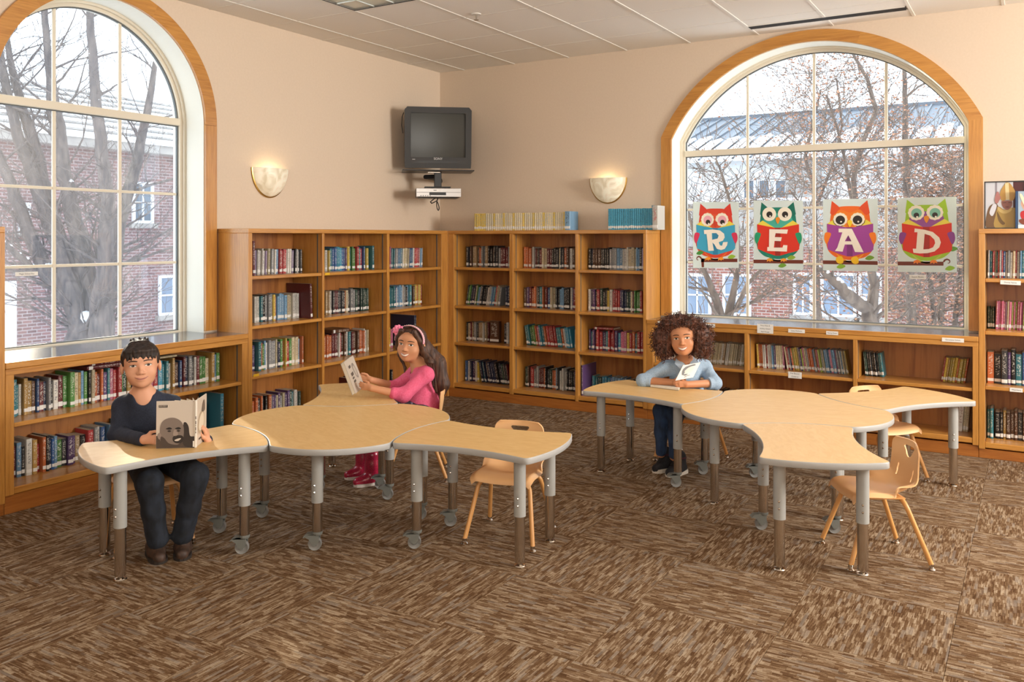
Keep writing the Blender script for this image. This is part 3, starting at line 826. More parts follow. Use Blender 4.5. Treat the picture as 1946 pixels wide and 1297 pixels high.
lt = text_mesh('SONY', .032, plain('logo_silver', (.6, .6, .6), .3)); o = link('logo_lettering', lt, bz); o.matrix_local = tilt @ Matrix.Translation((0, -.0312, -.205)) @ Matrix.Rotation(math.pi / 2, 4, 'X')
MB().box(-.25, -.222, -.0318, -.0312, -.215, -.209, 0, tilt).build('model_print', plain('logo_grey', (.4, .4, .4), .4), bz)
MB().tube([(-.331, .02, .24), (-.345, .05, .20), (-.350, .06, .12), (-.338, .06, .04)], .004, 6, 0, True, tilt).build('cable', M['black'], t, smooth=True)
# bracket
zb = -.322
br = thing('television_bracket', 'black steel bracket under the corner television', 'bracket', TVM, tv_ang + math.pi / 2)
MB().cbox(-.345, .345, -.10, .26, zb - .006, zb + .004, .002).build('tray', M['black'], br)
MB().cbox(-.035, .035, .02, .09, zb - .155, zb - .006, .004).build('swivel_post', M['black'], br)
corner_local = (Matrix.Rotation(-(tv_ang + math.pi / 2), 4, 'Z') @ (Vector((0.03, -0.03, 0)) - Vector((TVM[0], TVM[1], 0))))
MB().tube([(0, .055, zb - .05), (-.12, .09, zb - .055), (corner_local.x * .6, corner_local.y * .6, zb - .055), (corner_local.x, corner_local.y, zb - .055)], .022, 8).build('wall_arm', M['black'], br, smooth=True)
MB().cbox(-.10, .02, -.02, .015, zb - .022, zb - .010, .002).build('tilt_bar', M['chrome'], br)
MB().cbox(-.19, .19, -.08, .20, zb - .266, zb - .262, .001).build('lower_tray', M['black'], br)
for s in (-.12, .12): MB().cbox(s - .006, s + .006, .188, .199, zb - .262, zb - .150, .002).build('hanger', M['black'], br)
MB().box(-.126, .126, .03, .199, zb - .16, zb - .150).build('hanger_bar', M['black'], br)
# recorder
M['silver'] = plain('recorder_silver', (.62, .61, .60), .3, .3)
vc = thing('video_recorder', 'silver video recorder slung under the corner television', 'video recorder', (TVM[0], TVM[1], TVM[2] + zb - .261), tv_ang + math.pi / 2)
MB().cbox(-.215, .215, -.085, .185, .004, .088, .003).build('case', M['black'], vc)
fr_ = MB().cbox(-.215, .215, -.105, -.085, .004, .086, .003).build('front_panel', M['silver'], vc)
MB().box(-.09, .07, -.1065, -.105, .020, .046).build('display', M['black'], fr_)
MB().box(-.19, .02, -.1062, -.105, .054, .078).build('tape_door', plain('tape_door', (.70, .69, .67), .25, .2), fr_)
MB().box(-.21, .21, -.1062, -.105, .046, .049).build('groove', M['rubber'], fr_)
for k in range(5): MB().cyl((-.17 + .022 * k, -.105, .014), (-.17 + .022 * k, -.108, .014), .005, n=8).build('button', M['rubber'], fr_)
MB().box(-.05, -.02, -.1068, -.1062, .064, .070).build('door_print', M['rubber'], fr_)
cable = [(-.02, .02, .002), (-.05, -.03, -.02), (-.08, -.06, -.045), (-.065, -.06, -.06), (-.03, -.05, -.04), (-.015, -.04, -.03), (0, -.04, -.06), (.01, -.05, -.11), (.0, -.05, -.13), (-.012, -.05, -.11), (-.02, -.04, -.05), (0, .0, .0)]
MB().tube(bend(cable, 4), .005, 6).build('cable_loop', M['black'], vc, smooth=True)
# ================================================================== BOOKS
def lin(h):
    c = [int(h[i:i + 2], 16) / 255 for i in (0, 2, 4)]
    return tuple(x / 12.92 if x <= .04045 else ((x + .055) / 1.055) ** 2.4 for x in c)
BC = {k: lin(v) for k, v in dict(navy='27304f', blue='2f5b95', sky='6f9fc4', teal='2f7f8a', dkgreen='26463a', green='4f8a3c', lime='a5b84a', yellow='d8b93c', gold='b58c3a', orange='cf6a28', red='b32b2e', dkred='6e1f24',
      pink='cf6f8f', purple='5d3f72', lilac='a18fb5', white='d9d6cc', cream='cfc19c', grey='8d8f90', black='1f1d1f', brown='5f3d28', tan='a88c62', charcoal='3a3a3d', cyan='2f95b5').items()}
NAMES = dict(sky='pale blue', dkgreen='dark green', dkred='dark red', lime='lime green', cyan='bright blue')
PAL = dict(
    mix='navy blue sky teal dkgreen green yellow orange red dkred purple white cream grey black brown charcoal white black'.split(),
    dark='black charcoal navy dkred dkgreen brown black white grey teal navy'.split(),
    pale='white cream grey white sky lilac cream black red'.split(),
    bright='red yellow blue teal pink green orange white purple cyan'.split(),
    earth='brown dkred tan cream orange black charcoal grey white'.split(),
    cool='teal blue navy sky dkgreen white cyan grey black'.split(),
    series='cream cream tan white cream brown dkgreen'.split(),
    thin='red white pink yellow cream grey sky purple lime orange'.split(),
    pinks='pink lilac lime pink cream green pink lilac'.split(),
    golds='yellow gold red yellow brown orange yellow'.split(),
    blues='sky red grey white teal blue cream'.split(),
    beige='cream cream tan cream white'.split(),
    ltop='pink red cyan teal teal white gold gold brown blue dkred navy grey charcoal white dkred green green cream gold sky green black cream orange dkred orange purple teal pink red red green dkgreen gold navy purple charcoal dkgreen black green'.split(),
    lbot='cream sky grey dkred sky black white gold red orange black navy blue sky green charcoal purple purple tan black red grey white blue blue sky gold dkred charcoal dkgreen white navy'.split(),
    thick='orange black charcoal purple black teal blue navy'.split(),
    nights='charcoal black navy black dkgreen black brown gold'.split())
def ordw(n):
    ones = 'zeroth first second third fourth fifth sixth seventh eighth ninth tenth eleventh twelfth thirteenth fourteenth fifteenth sixteenth seventeenth eighteenth nineteenth'.split()
    tens = {2: ('twentieth', 'twenty'), 3: ('thirtieth', 'thirty'), 4: ('fortieth', 'forty'), 5: ('fiftieth', 'fifty'), 6: ('sixtieth', 'sixty'), 7: ('seventieth', 'seventy')}
    if n < 20: return ones[n]
    return tens[n // 10][0] if n % 10 == 0 else tens[n // 10][1] + '-' + ones[n % 10]
def book_mat():
    m, nt, b = newmat('book_cover'); L = nt.links
    a1 = N(nt, 'ShaderNodeAttribute', attribute_name='Col'); a2 = N(nt, 'ShaderNodeAttribute', attribute_name='Col2'); a3 = N(nt, 'ShaderNodeAttribute', attribute_name='Bk')
    sp = N(nt, 'ShaderNodeSeparateXYZ'); L.new(a3.outputs['Vector'], sp.inputs[0])
    # letter-like print along the spine
    cx = N(nt, 'ShaderNodeCombineXYZ')
    f1 = N(nt, 'ShaderNodeMath', operation='MULTIPLY'); f1.inputs[1].default_value = 2.2; L.new(sp.outputs[0], f1.inputs[0])
    f2 = N(nt, 'ShaderNodeMath', operation='MULTIPLY'); f2.inputs[1].default_value = 26.0; L.new(sp.outputs[1], f2.inputs[0])
    f3 = N(nt, 'ShaderNodeMath', operation='MULTIPLY'); f3.inputs[1].default_value = 91.0; L.new(sp.outputs[2], f3.inputs[0])
    L.new(f1.outputs[0], cx.inputs[0]); L.new(f2.outputs[0], cx.inputs[1]); L.new(f3.outputs[0], cx.inputs[2])
    nz = N(nt, 'ShaderNodeTexNoise'); nz.inputs['Scale'].default_value = 1.0; nz.inputs['Detail'].default_value = 1.0; L.new(cx.outputs[0], nz.inputs['Vector'])
    g = N(nt, 'ShaderNodeMath', operation='GREATER_THAN'); g.inputs[1].default_value = .54; L.new(nz.outputs[0], g.inputs[0])
    ab = N(nt, 'ShaderNodeMath', operation='ABSOLUTE'); L.new(sp.outputs[0], ab.inputs[0])
    lt = N(nt, 'ShaderNodeMath', operation='LESS_THAN'); lt.inputs[1].default_value = .55; L.new(ab.outputs[0], lt.inputs[0])
    z1 = N(nt, 'ShaderNodeMath', operation='GREATER_THAN'); z1.inputs[1].default_value = .30; L.new(sp.outputs[1], z1.inputs[0])
    z2 = N(nt, 'ShaderNodeMath', operation='LESS_THAN'); z2.inputs[1].default_value = .93; L.new(sp.outputs[1], z2.inputs[0])
    p = g
    for q in (lt, z1, z2):
        mm = N(nt, 'ShaderNodeMath', operation='MULTIPLY'); L.new(p.outputs[0], mm.inputs[0]); L.new(q.outputs[0], mm.inputs[1]); p = mm
    mx = N(nt, 'ShaderNodeMix', data_type='RGBA'); sc = N(nt, 'ShaderNodeMath', operation='MULTIPLY'); sc.inputs[1].default_value = .6; L.new(p.outputs[0], sc.inputs[0]); L.new(sc.outputs[0], mx.inputs[0]); L.new(a1.outputs['Color'], mx.inputs[6]); L.new(a2.outputs['Color'], mx.inputs[7])
    L.new(mx.outputs[2], b.inputs['Base Color']); b.inputs['Roughness'].default_value = .35
    return m
M['book'] = book_mat()
M['pages'] = noisy('book_pages', (.50, .42, .30), (.62, .55, .42), 300, .9, 1, stretch=(1, 1, .02))
M['sticker'] = plain('spine_sticker', (.74, .73, .70), .5)

class BookSet:
    def __init__(s): s.v = []; s.f = []; s.m = []; s.c = []; s.c2 = []; s.bk = []
    def add(s, X, t, D, h, c, c2, seed, sticker=None):
        """X: matrix from book frame (x across spine 0..t, y into shelf 0..D, z up) to target"""
        b = len(s.v); e = min(.003, t * .2); r = min(.0035, t * .3)
        pr = [(e, r * .45), (t / 2, 0), (t - e, r * .45), (t, r + e), (t, D), (0, D), (0, r + e)]
        n = len(pr); u = [-.8, 0, .8, 1, 1, -1, -1]
        for z, zz in ((0, 0), (h, 1)):
            for k, (x, y) in enumerate(pr):
                s.v.append(tuple(X @ Vector((x, y, z)))); s.c.append(c); s.c2.append(c2); s.bk.append((u[k] if k < 3 else 2.0, zz, seed))
        # page block top, sunk a little
        for x, y in ((.0025, .006), (t - .0025, .006), (t - .0025, D - .004), (.0025, D - .004)):
            s.v.append(tuple(X @ Vector((x, y, h + .0004)))); s.c.append(c); s.c2.append(c2); s.bk.append((2, 0, seed))
        F = [(b + k, b + (k + 1) % n, b + n + (k + 1) % n, b + n + k) for k in range(n)] + [tuple(b + n + k for k in range(n)), tuple(b + k for k in range(n))[::-1]]
        s.f += F; s.m += [0] * len(F); s.f.append(tuple(b + 2 * n + k for k in range(4))); s.m.append(1)
        if sticker: s.sticker(X, t, D, *sticker, c, c2)
    def sticker(s, X, t, D, z0, z1, c=(1, 1, 1), c2=(1, 1, 1)):
        b = len(s.v); w = .0008; e = min(.003, t * .2)
        for z in (z0, z1):
            for x, y in ((.0006, .0035), (e, .0004), (t / 2, -w), (t - e, .0004), (t - .0006, .0035)):
                s.v.append(tuple(X @ Vector((x, y, z)))); s.c.append(c); s.c2.append(c2); s.bk.append((2, 0, 0))
        for k in range(4): s.f.append((b + k, b + k + 1, b + 6 + k, b + 5 + k)); s.m.append(2)
    def mesh(s, name):
        me = bpy.data.meshes.new(name); me.from_pydata(s.v, [], s.f)
        for mm in (M['book'], M['pages'], M['sticker']): me.materials.append(mm)
        me.polygons.foreach_set('material_index', s.m)
        for nm, arr in (('Col', s.c), ('Col2', s.c2)):
            a = me.attributes.new(nm, 'FLOAT_COLOR', 'POINT'); a.data.foreach_set('color', np.array([(*q, 1) for q in arr], dtype=np.float32).ravel())
        a = me.attributes.new('Bk', 'FLOAT_VECTOR', 'POINT'); a.data.foreach_set('vector', np.array(s.bk, dtype=np.float32).ravel())
        me.update(); return me
STUFF = BookSet(); NBOOK = [0, 0]
BR = random.Random(23)
def contrast(c):
    return BC['white'] if sum(c) < .9 else BC[BR.choice(['black', 'navy', 'dkred', 'charcoal'])]
def put_book(Mp, u, d, z, t, D, h, lean, cname, label=None, group=None, sticker=True, flat=False, turn=0.0, c2=None, name='book', bright=1.0):
    """u,z: lower left of the spine; d: spine plane (negative)"""
    base = BC[cname]; k = BR.uniform(.6, 1.05); g = .12 * sum(base) / 3; k = k if bright == 1 else bright; c = tuple(min(1, (x * .88 + g) * k) for x in base); c2 = c2 or contrast(c); seed = BR.random()
    if flat: A = Mp @ Matrix.Translation((u, d, z)) @ Matrix.Rotation(turn, 4, 'Z') @ Matrix(((0, 0, 1, 0), (0, 1, 0, 0), (-1, 0, 0, t), (0, 0, 0, 1)))
    else: A = Mp @ Matrix.Translation((u, d, z + (t * math.sin(lean) if lean > 0 else 0))) @ Matrix.Rotation(lean, 4, 'Y')
    st = (.012 + BR.random() * .006, .034 + BR.random() * .008)
    if label is None:
        STUFF.add(A, t, D, h, c, c2, seed, st if sticker else None); NBOOK[1] += 1; return
    NBOOK[0] += 1
    org = A @ Vector((t / 2, 0, 0)); I = Matrix.Translation(-org) @ A
    s = BookSet(); s.add(I, t, D, h, c, c2, seed); o = link(name, s.mesh('book'), None, org); tag(o, label, 'book', group)
    if sticker:
        s = BookSet(); s.sticker(I, t, D, *st); link('spine_sticker', s.mesh('spine_sticker'), o)
def fill(cell, segs, place=None, group=None):
    """segs: (start, end, height, spread, thickness, palette, lean degrees) fractions of the bay"""
    Mp, a, b, z, zt = CELLS[cell]; w = b - a; n = 0; pth = 0.0
    for s0, s1, h, dh, t, pal, lean in segs:
        u = a + .004 + s0 * (w - .008); end = a + .004 + s1 * (w - .008); P = PAL[pal]; i = BR.randrange(len(P)); run = pal in ('ltop', 'lbot', 'thick'); i = 0 if run else i
        prev = None
        while True:
            tt = t * BR.uniform(.65, 1.45); th = math.radians(lean)
            hh = max(.1, h + BR.uniform(-dh, dh)); hh = min(hh, zt - z - .02)
            D = min(max(.105, hh * BR.uniform(.66, .78)), .29)
            adv = tt / math.cos(th) + .0006
            if th < pth: u += hh * (math.tan(pth) - math.tan(th))
            pth = th
            if u + adv + max(0, math.sin(th)) * hh * (1 if lean > 3 else 0) > end + .002 and n: break
            if u + adv > b - .003: break
            if run: cn = P[i % len(P)]; i += 1
            else:
                cn = prev if prev and BR.random() < .25 else BR.choice(P); prev = cn
            n += 1
            lab = place and f'{NAMES.get(cn, cn)} book, {ordw(n)} from left, {place}'
            uu = u + (0 if th >= 0 else -math.sin(th) * 0)
            put_book(Mp, uu, -(BACK + .006) - D, z + .0005, tt, D, hh, th, cn, lab, group)
            u += adv
    return n
# --- individual books: the nearest bays
fill(('l', 0, 0), [(0, .965, .20, .022, .0235, 'ltop', 0)], 'upper shelf of low bookcase behind boy', 'books on the upper shelf behind the boy')
fill(('l', 0, 1), [(0, .90, .195, .025, .0265, 'lbot', 0)], 'lower shelf of low bookcase behind boy', 'books on the lower shelf behind the boy')
fill(('r', 0, 0), [(.02, .3, .19, .01, .02, 'dark', 0), (.36, .985, .185, .004, .0125, 'beige', 7)], 'top shelf, left bay of low bookcase under posters', 'books behind the curly-haired girl')
fill(('r', 0, 1), [(.55, .97, .14, .01, .016, 'nights', 0)], 'bottom shelf, left bay of low bookcase under posters', 'books behind the curly-haired girl')
fill(('r', 1, 0), [(.01, .30, .195, .004, .0115, 'thin', -3), (.30, .93, .185, .006, .0115, 'thin', -9)], 'top shelf, middle bay of low bookcase under posters', 'thin paperbacks in the middle bay under the posters')
fill(('r', 2, 0), [(.01, .215, .185, .006, .013, 'mix', -6), (.72, .985, .185, .004, .0155, 'golds', 8)], 'top shelf, right bay of low bookcase under posters', 'thin paperbacks in the right bay under the posters')
fill(('r', 2, 1), [(.86, .985, .20, .01, .025, 'beige', 4)], 'bottom shelf, right bay of low bookcase under posters', 'books in the right bay under the posters')
fill(('T', 0, 0), [(.005, .47, .195, .008, .0125, 'blues', 1)], 'top shelf of tall bookcase at right edge', 'books in the bookcase at the right edge')
fill(('T', 0, 1), [(.005, .08, .16, .01, .016, 'dark', 0), (.08, .47, .205, .004, .0105, 'pinks', 2)], 'second shelf of tall bookcase at right edge', 'books in the bookcase at the right edge')
fill(('T', 0, 2), [(.005, .52, .235, .02, .033, 'thick', 0)], 'third shelf of tall bookcase at right edge', 'books in the bookcase at the right edge')
fill(('T', 0, 3), [(.005, .08, .22, .01, .020, 'dark', 0), (.08, .50, .205, .012, .0235, 'nights', 0)], 'bottom shelf of tall bookcase at right edge', 'books in the bookcase at the right edge')
# --- the other bays: too many to single out, one object
fill(('L', 0, 0), [(0.0, 0.12, 0.19, 0.01, 0.016, 'pale', 0), (0.168, 0.876, 0.195, 0.012, 0.0165, 'pale', 1.5), (0.876, 0.96, 0.19, 0.005, 0.018, 'dark', 0)])
fill(('L', 0, 1), [(0.0, 0.24, 0.19, 0.015, 0.02, 'dark', 0), (0.24, 0.912, 0.2, 0.014, 0.021, 'mix', 0)])
fill(('L', 0, 2), [(0.0, 0.264, 0.2, 0.008, 0.023, 'bright', 0), (0.264, 0.985, 0.215, 0.015, 0.022, 'mix', 0)])
fill(('L', 0, 3), [(0.0, 0.96, 0.19, 0.018, 0.022, 'mix', 0)])
fill(('L', 1, 0), [(0.0, 0.336, 0.185, 0.006, 0.02, 'thin', 0), (0.336, 0.96, 0.2, 0.012, 0.021, 'bright', 0)])
fill(('L', 1, 1), [(0.0, 0.144, 0.19, 0.01, 0.02, 'cool', 0), (0.144, 0.66, 0.195, 0.008, 0.02, 'earth', 0), (0.66, 0.96, 0.2, 0.012, 0.022, 'cool', 0)])
fill(('L', 1, 2), [(0.0, 0.36, 0.2, 0.012, 0.024, 'bright', 0), (0.36, 0.96, 0.205, 0.012, 0.022, 'mix', 0)])
fill(('L', 1, 3), [(0.66, 0.984, 0.19, 0.012, 0.02, 'earth', 0)])
fill(('L', 2, 0), [(0.0, 0.3, 0.2, 0.004, 0.02, 'bright', 0), (0.3, 0.936, 0.185, 0.003, 0.0135, 'blues', 2)])
fill(('L', 2, 1), [(0.0, 0.744, 0.195, 0.012, 0.022, 'cool', 0), (0.744, 0.936, 0.195, 0.006, 0.02, 'golds', 0)])
fill(('L', 2, 2), [(0.0, 0.36, 0.185, 0.012, 0.022, 'bright', 0)])
fill(('L', 2, 3), [(0.0, 0.36, 0.19, 0.014, 0.022, 'dark', 0)])
fill(('R', 0, 0), [(0.034, 0.985, 0.2, 0.014, 0.0225, 'earth', 0)])
fill(('R', 0, 1), [(0.015, 0.7, 0.19, 0.012, 0.0185, 'mix', 9), (0.71, 0.985, 0.195, 0.012, 0.022, 'cool', 0)])
fill(('R', 0, 2), [(0.015, 0.47, 0.185, 0.014, 0.02, 'earth', 0), (0.73, 0.985, 0.2, 0.014, 0.022, 'earth', 0)])
fill(('R', 0, 3), [(0.015, 0.3, 0.205, 0.01, 0.026, 'mix', 0), (0.27, 0.86, 0.205, 0.01, 0.02, 'dark', -11)])
fill(('R', 1, 0), [(0.015, 0.985, 0.195, 0.014, 0.021, 'earth', 0)])
fill(('R', 1, 1), [(0.015, 0.985, 0.195, 0.012, 0.021, 'mix', 0)])
fill(('R', 1, 2), [(0.015, 0.84, 0.19, 0.012, 0.0185, 'bright', -9), (0.83, 0.985, 0.17, 0.012, 0.02, 'dark', 0)])
fill(('R', 1, 3), [(0.015, 0.985, 0.195, 0.018, 0.022, 'mix', 0)])
fill(('R', 2, 0), [(0.015, 0.35, 0.195, 0.004, 0.022, 'nights', 0), (0.32, 0.985, 0.2, 0.012, 0.022, 'pale', 0)])
fill(('R', 2, 1), [(0.015, 0.985, 0.195, 0.012, 0.021, 'mix', 0)])
fill(('R', 2, 2), [(0.015, 0.985, 0.18, 0.014, 0.0205, 'bright', 0)])
fill(('R', 2, 3), [(0.06, 0.95, 0.155, 0.012, 0.02, 'cool', 0)])
o = link('shelved_books', STUFF.mesh('shelved_books'))
tag(o, 'rows of assorted upright library books filling the two tall bookcases in the corner', 'books', kind='stuff')

# --- sets standing on top of the tall right bookcase
def top_set(px0, px1, n, h, label, group, names, c2n, gap_end, name):
    a, b = on_y(px0, 437, -.25).x, on_y(px1, 437, -.25).x; t = (b - a) / n
    for i in range(n):
        cn = names(i)
        put_book(MAP_R, a + i * t, -.27, 1.6605, t * .97, .16, h * BR.uniform(.99, 1.01), 0, cn, f'{NAMES.get(cn, cn)} {label}, {ordw(i + 1)} from left, on top of right bookcase', group, True, c2=BC[c2n], name=name, bright=BR.uniform(1.0, 1.25))
    return b
yb = top_set(903, 1076, 46, .167, 'thin volume', 'yellow volumes on the right bookcase', lambda i: 'yellow' if i < 6 or i % 5 == 0 else 'cream', 'sky', 0, 'thin_volume')
put_book(MAP_R, yb + .004, -.29, 1.6605, .055, .17, .175, 0, 'sky', 'pale blue boxed volume ending the yellow row on the right bookcase', None, True, name='boxed_volume')
bb = top_set(1157, 1240, 23, .190, 'series volume', 'blue volumes on the right bookcase', lambda i: 'cyan', 'black', 0, 'series_volume')
put_book(MAP_R, bb + .002, -.28, 1.6605, .018, .17, .215, 0, 'cyan', 'taller blue book ending the blue row on the right bookcase', None, True)
put_book(MAP_R, bb + .022, -.31, 1.6605, .05, .17, .212, 0, 'white', 'white picture-covered book beside the window casing on the right bookcase', None, True, c2=BC['red'])

# --- single odd books that stand out
def odd(cell, fr, t, D, h, cname, label, flat=False, dz=0, turn=0.0, sticker=True, inset=0.0, lean=0):
    Mp, a, b, z, zt = CELLS[cell]
    put_book(Mp, a + fr * (b - a), -(BACK + .008) - D - inset, z + .001 + dz, t, D, h, math.radians(lean), cname, label, None, sticker, flat, turn)
odd(('L', 0, 0), .125, .022, .23, .265, 'dkred', 'tall dark red book on the top shelf nearest the left window')
odd(('L', 0, 1), .90, .022, .27, .285, 'dkred', 'tall dark red book alone at the right of the second shelf', lean=-2)
odd(('L', 1, 0), .963, .024, .18, .215, 'teal', 'tall teal book ending a top-shelf row on the left wall')
odd(('L', 2, 2), .52, .030, .29, .30, 'navy', 'large dark blue album standing behind the head of the girl in pink', lean=0)
odd(('R', 2, 3), .015, .018, .28, .275, 'purple', 'tall purple picture book on the bottom shelf beside the curly-haired girl')
odd(('R', 0, 2), .50, .105, .05, .215, 'brown', 'brown book facing front on a shelf of the right bookcase', inset=.12)
for i, (cn, dz) in enumerate((('dkred', .2225), ('dkred', .2475))):
    odd(('l', 0, 0), .315 + .01 * i, .024, .20, .27, cn, ('lower' if i == 0 else 'upper') + ' dark red book lying flat across the row behind the boy', True, dz)
odd(('l', 0, 0), .615, .014, .15, .21, 'cream', 'pale book lying flat on the row right of the boy', True, .224)
odd(('l', 0, 1), .925, .030, .24, .29, 'cyan', 'big bright blue book at the right end of the lower shelf behind the boy')
odd(('L', 1, 2), .28, .03, .2, .22, 'brown', 'brown book lying flat on a row above the girl in pink', True, .219)
for i, cn in enumerate(('navy', 'orange', 'dkgreen')):
    odd(('L', 1, 3), .02, .028, .19, .27, cn, ('lowest', 'middle', 'topmost')[i] + ' book of the flat pile behind the book held in pink arms', True, i * .0288)
odd(('R', 2, 2), .12, .02, .16, .2, 'red', 'red book lying flat on a row of the right bookcase', True, .196)
print('BOOKS individual', NBOOK[0], 'stuff', NBOOK[1])
# ================================================================== POSTERS, SHELF LABELS, PICTURE
from mathutils.geometry import tessellate_polygon
_pm = {}
def pmat(hexc, rough=.45):
    if hexc not in _pm: _pm[hexc] = plain('print_' + hexc, lin(hexc), rough)
    return _pm[hexc]
def flat_shape(name, outer, hexc, fn, layer, parent, holes=()):
    """a printed shape; fn maps (x, y, lift) to local space"""
    loops = [[Vector((x, y, 0)) for x, y in l] for l in (outer, *holes)]
    tri = tessellate_polygon(loops); pts = [p for l in loops for p in l]
    mb = MB(); mb.add([fn(p.x, p.y, layer * .0004) for p in pts], [tuple(t) for t in tri])
    return mb.build(name, pmat(hexc), parent)
def blob(cx, cy, rx, ry=None, n=28, scallop=0.0, k=12):
    ry = rx if ry is None else ry
    return [(cx + rx * (1 + scallop * math.cos(k * a)) * math.cos(a), cy + ry * (1 + scallop * math.cos(k * a)) * math.sin(a)) for a in [2 * math.pi * i / n for i in range(n)]]
def spline(pts, n=5):
    """closed Catmull-Rom through pts"""
    out = []; m = len(pts)
    for i in range(m):
        p0, p1, p2, p3 = (Vector(pts[(i + k - 1) % m]) for k in range(4))
        for j in range(n):
            t = j / n
            out.append(tuple(.5 * (2 * p1 + (p2 - p0) * t + (2 * p0 - 5 * p1 + 4 * p2 - p3) * t * t + (3 * p1 - p0 - 3 * p2 + p3) * t ** 3)))
    return out
LETTER = {
 'R': ([(250, 540), (400, 530), (520, 545), (590, 600), (600, 660), (570, 715), (500, 740), (520, 790), (555, 800), (575, 740), (650, 735), (640, 790), (600, 850), (540, 870), (470, 850), (430, 780), (395, 745), (420, 880), (325, 885), (310, 720), (295, 605), (255, 605)], [(385, 590), (460, 590), (500, 630), (480, 680), (390, 700)], (60, 75, 770, 1090)),
 'E': ([(325, 525), (630, 530), (615, 600), (430, 590), (415, 655), (530, 658), (515, 722), (412, 718), (400, 828), (540, 828), (555, 785), (620, 790), (612, 893), (290, 885), (292, 820), (320, 820)], None, (60, 50, 810, 1140)),
 'A': ([(330, 545), (540, 545), (725, 920), (590, 918), (545, 800), (430, 800), (395, 915), (272, 905), (310, 850), (390, 605), (332, 605)], [(485, 650), (430, 748), (535, 748)], (78, 70, 862, 1150)),
 'D': ([(335, 525), (480, 545), (600, 580), (690, 660), (712, 730), (690, 800), (620, 860), (520, 885), (410, 890), (315, 880), (305, 820), (355, 820), (375, 580), (330, 580)], [(480, 605), (560, 630), (620, 690), (630, 740), (600, 800), (540, 825), (460, 830)], (80, 75, 855, 1085))}
def owl_poster(ch, quad, C, label):
    """quad: pixel corners tl, tr, br, bl of the sheet, taped to the inside of the glass"""
    pl = .2385
    q = [on_y(*p, pl) for p in quad]
    c = (q[0] + q[1] + q[2] + q[3]) / 4
    t = thing('owl_poster', label, 'poster', c, 0, 'owl posters spelling a word on the window')
    def fn(x, y, lift):        # x,y in 0..1000 sheet units, y down
        a, b = x / 1000, y / 1000
        p = q[0].lerp(q[1], a).lerp(q[3].lerp(q[2], a), b)
        return (p.x - c.x, -lift, p.z - c.z)
    S = lambda nm, pts, hx, ly, holes=(): flat_shape(nm, pts, hx, fn, ly, t, holes)
    def pt(p): return (p[0], p[1])
    S('sheet', [(0, 0), (1000, 0), (1000, 1000), (0, 1000)], 'd3e2e2', 0)
    body = spline([(90, 520), (60, 600), (100, 720), (210, 800), (330, 830), (500, 850), (670, 830), (790, 800), (900, 720), (940, 600), (910, 500), (880, 380), (830, 160), (700, 110), (500, 100), (300, 110), (170, 160), (120, 380)])
    S('owl_body', body, C['body'], 1)
    S('owl_belly', spline([(250, 760), (500, 870), (750, 760), (640, 850), (500, 885), (360, 850)]), C['belly'], 2)
    S('ear', [(165, 25), (290, 100), (330, 150), (180, 230), (135, 200)], C['ear'], 2)
    S('ear', [(815, 22), (700, 95), (650, 150), (800, 230), (860, 200)], C['ear'], 2)
    S('owl_face', spline([(200, 300), (300, 150), (500, 190), (690, 150), (800, 300), (760, 350), (500, 410), (230, 350)]), C['face'], 3)
    S('book_page', [(80, 345), (190, 290), (440, 400), (400, 400)], 'e9d64e', 4)
    S('book_page', [(910, 345), (800, 290), (560, 400), (600, 400)], 'e9d64e', 4)
    S('book_cover', [(75, 345), (430, 395), (560, 395), (920, 345), (925, 700), (890, 730), (700, 765), (540, 800), (450, 800), (280, 760), (90, 705)], C['book'], 5)
    S('book_spine', [(440, 396), (550, 396), (550, 798), (445, 798)], C['spine'], 6)
    S('wing', spline([(50, 470), (150, 480), (120, 560), (70, 630), (25, 560)]), C['wing'], 7)
    S('wing', spline([(950, 470), (850, 480), (880, 560), (930, 630), (975, 560)]), C['wing'], 7)
    for x in (325, 640):
        if C['ring']: S('eye_ring', blob(x, C['ey'], 140, 100, 48, .03), C['ring'], 4)
        S('eye_white', blob(x, C['ey'], 128 if C['ring'] else 140, 90 if C['ring'] else 100, 48, .035 if C['scal'] else 0), 'f1ead8', 8)
        if C['iris']: S('iris', blob(x + 5, C['ey'] + 5, 92, 65), C['iris'], 9)
        S('pupil', blob(x + C['pd'][0], C['ey'] + C['pd'][1], C['pr'] * 1.4, C['pr']), '2a2320', 10)
        S('glint', blob(x + C['pd'][0] + 14, C['ey'] + C['pd'][1] + 24, 17, 12, 12), 'f6f2ea', 11)
    S('beak', spline([(455, 250 + C['by']), (500, 222 + C['by']), (545, 250 + C['by']), (500, 322 + C['by'])]), C['beak'], 12)
    o, h, (x0, y0, w, hh) = LETTER[ch]
    nz = lambda l: [((x - x0) / w * 1000, (y - y0) / hh * 1000) for x, y in l]
    S('letter_' + ch.lower(), nz(o), 'f2eadd', 13, [nz(h)] if h else ())
    S('branch', [(180 if ch == 'R' else 0, 860), (970 if ch == 'R' else (780 if ch == 'D' else 1000), 860), (970 if ch == 'R' else (780 if ch == 'D' else 1000), 912), (180 if ch == 'R' else 0, 912)], '6e2f20', 2)
    if ch in 'RD':
        mx = (lambda x: x) if ch == 'R' else (lambda x: 970 - x)
        cc = [(120 + (85 - 9 * i) * math.cos(math.pi * (.0 - .22 * i)), 865 + (62 - 6.5 * i) * math.sin(math.pi * (.0 - .22 * i))) for i in range(8)]
        out = [(mx(x), y) for x, y in cc]; inn = [(mx(120 + (x - 120) * .60), 865 + (y - 865) * .55) for x, y in cc]
        S('branch_curl', out + inn[::-1], '6e2f20', 3)
        if ch == 'R': S('branch_stem', [(180, 850), (245, 860), (245, 990), (195, 990)], '6e2f20', 2)
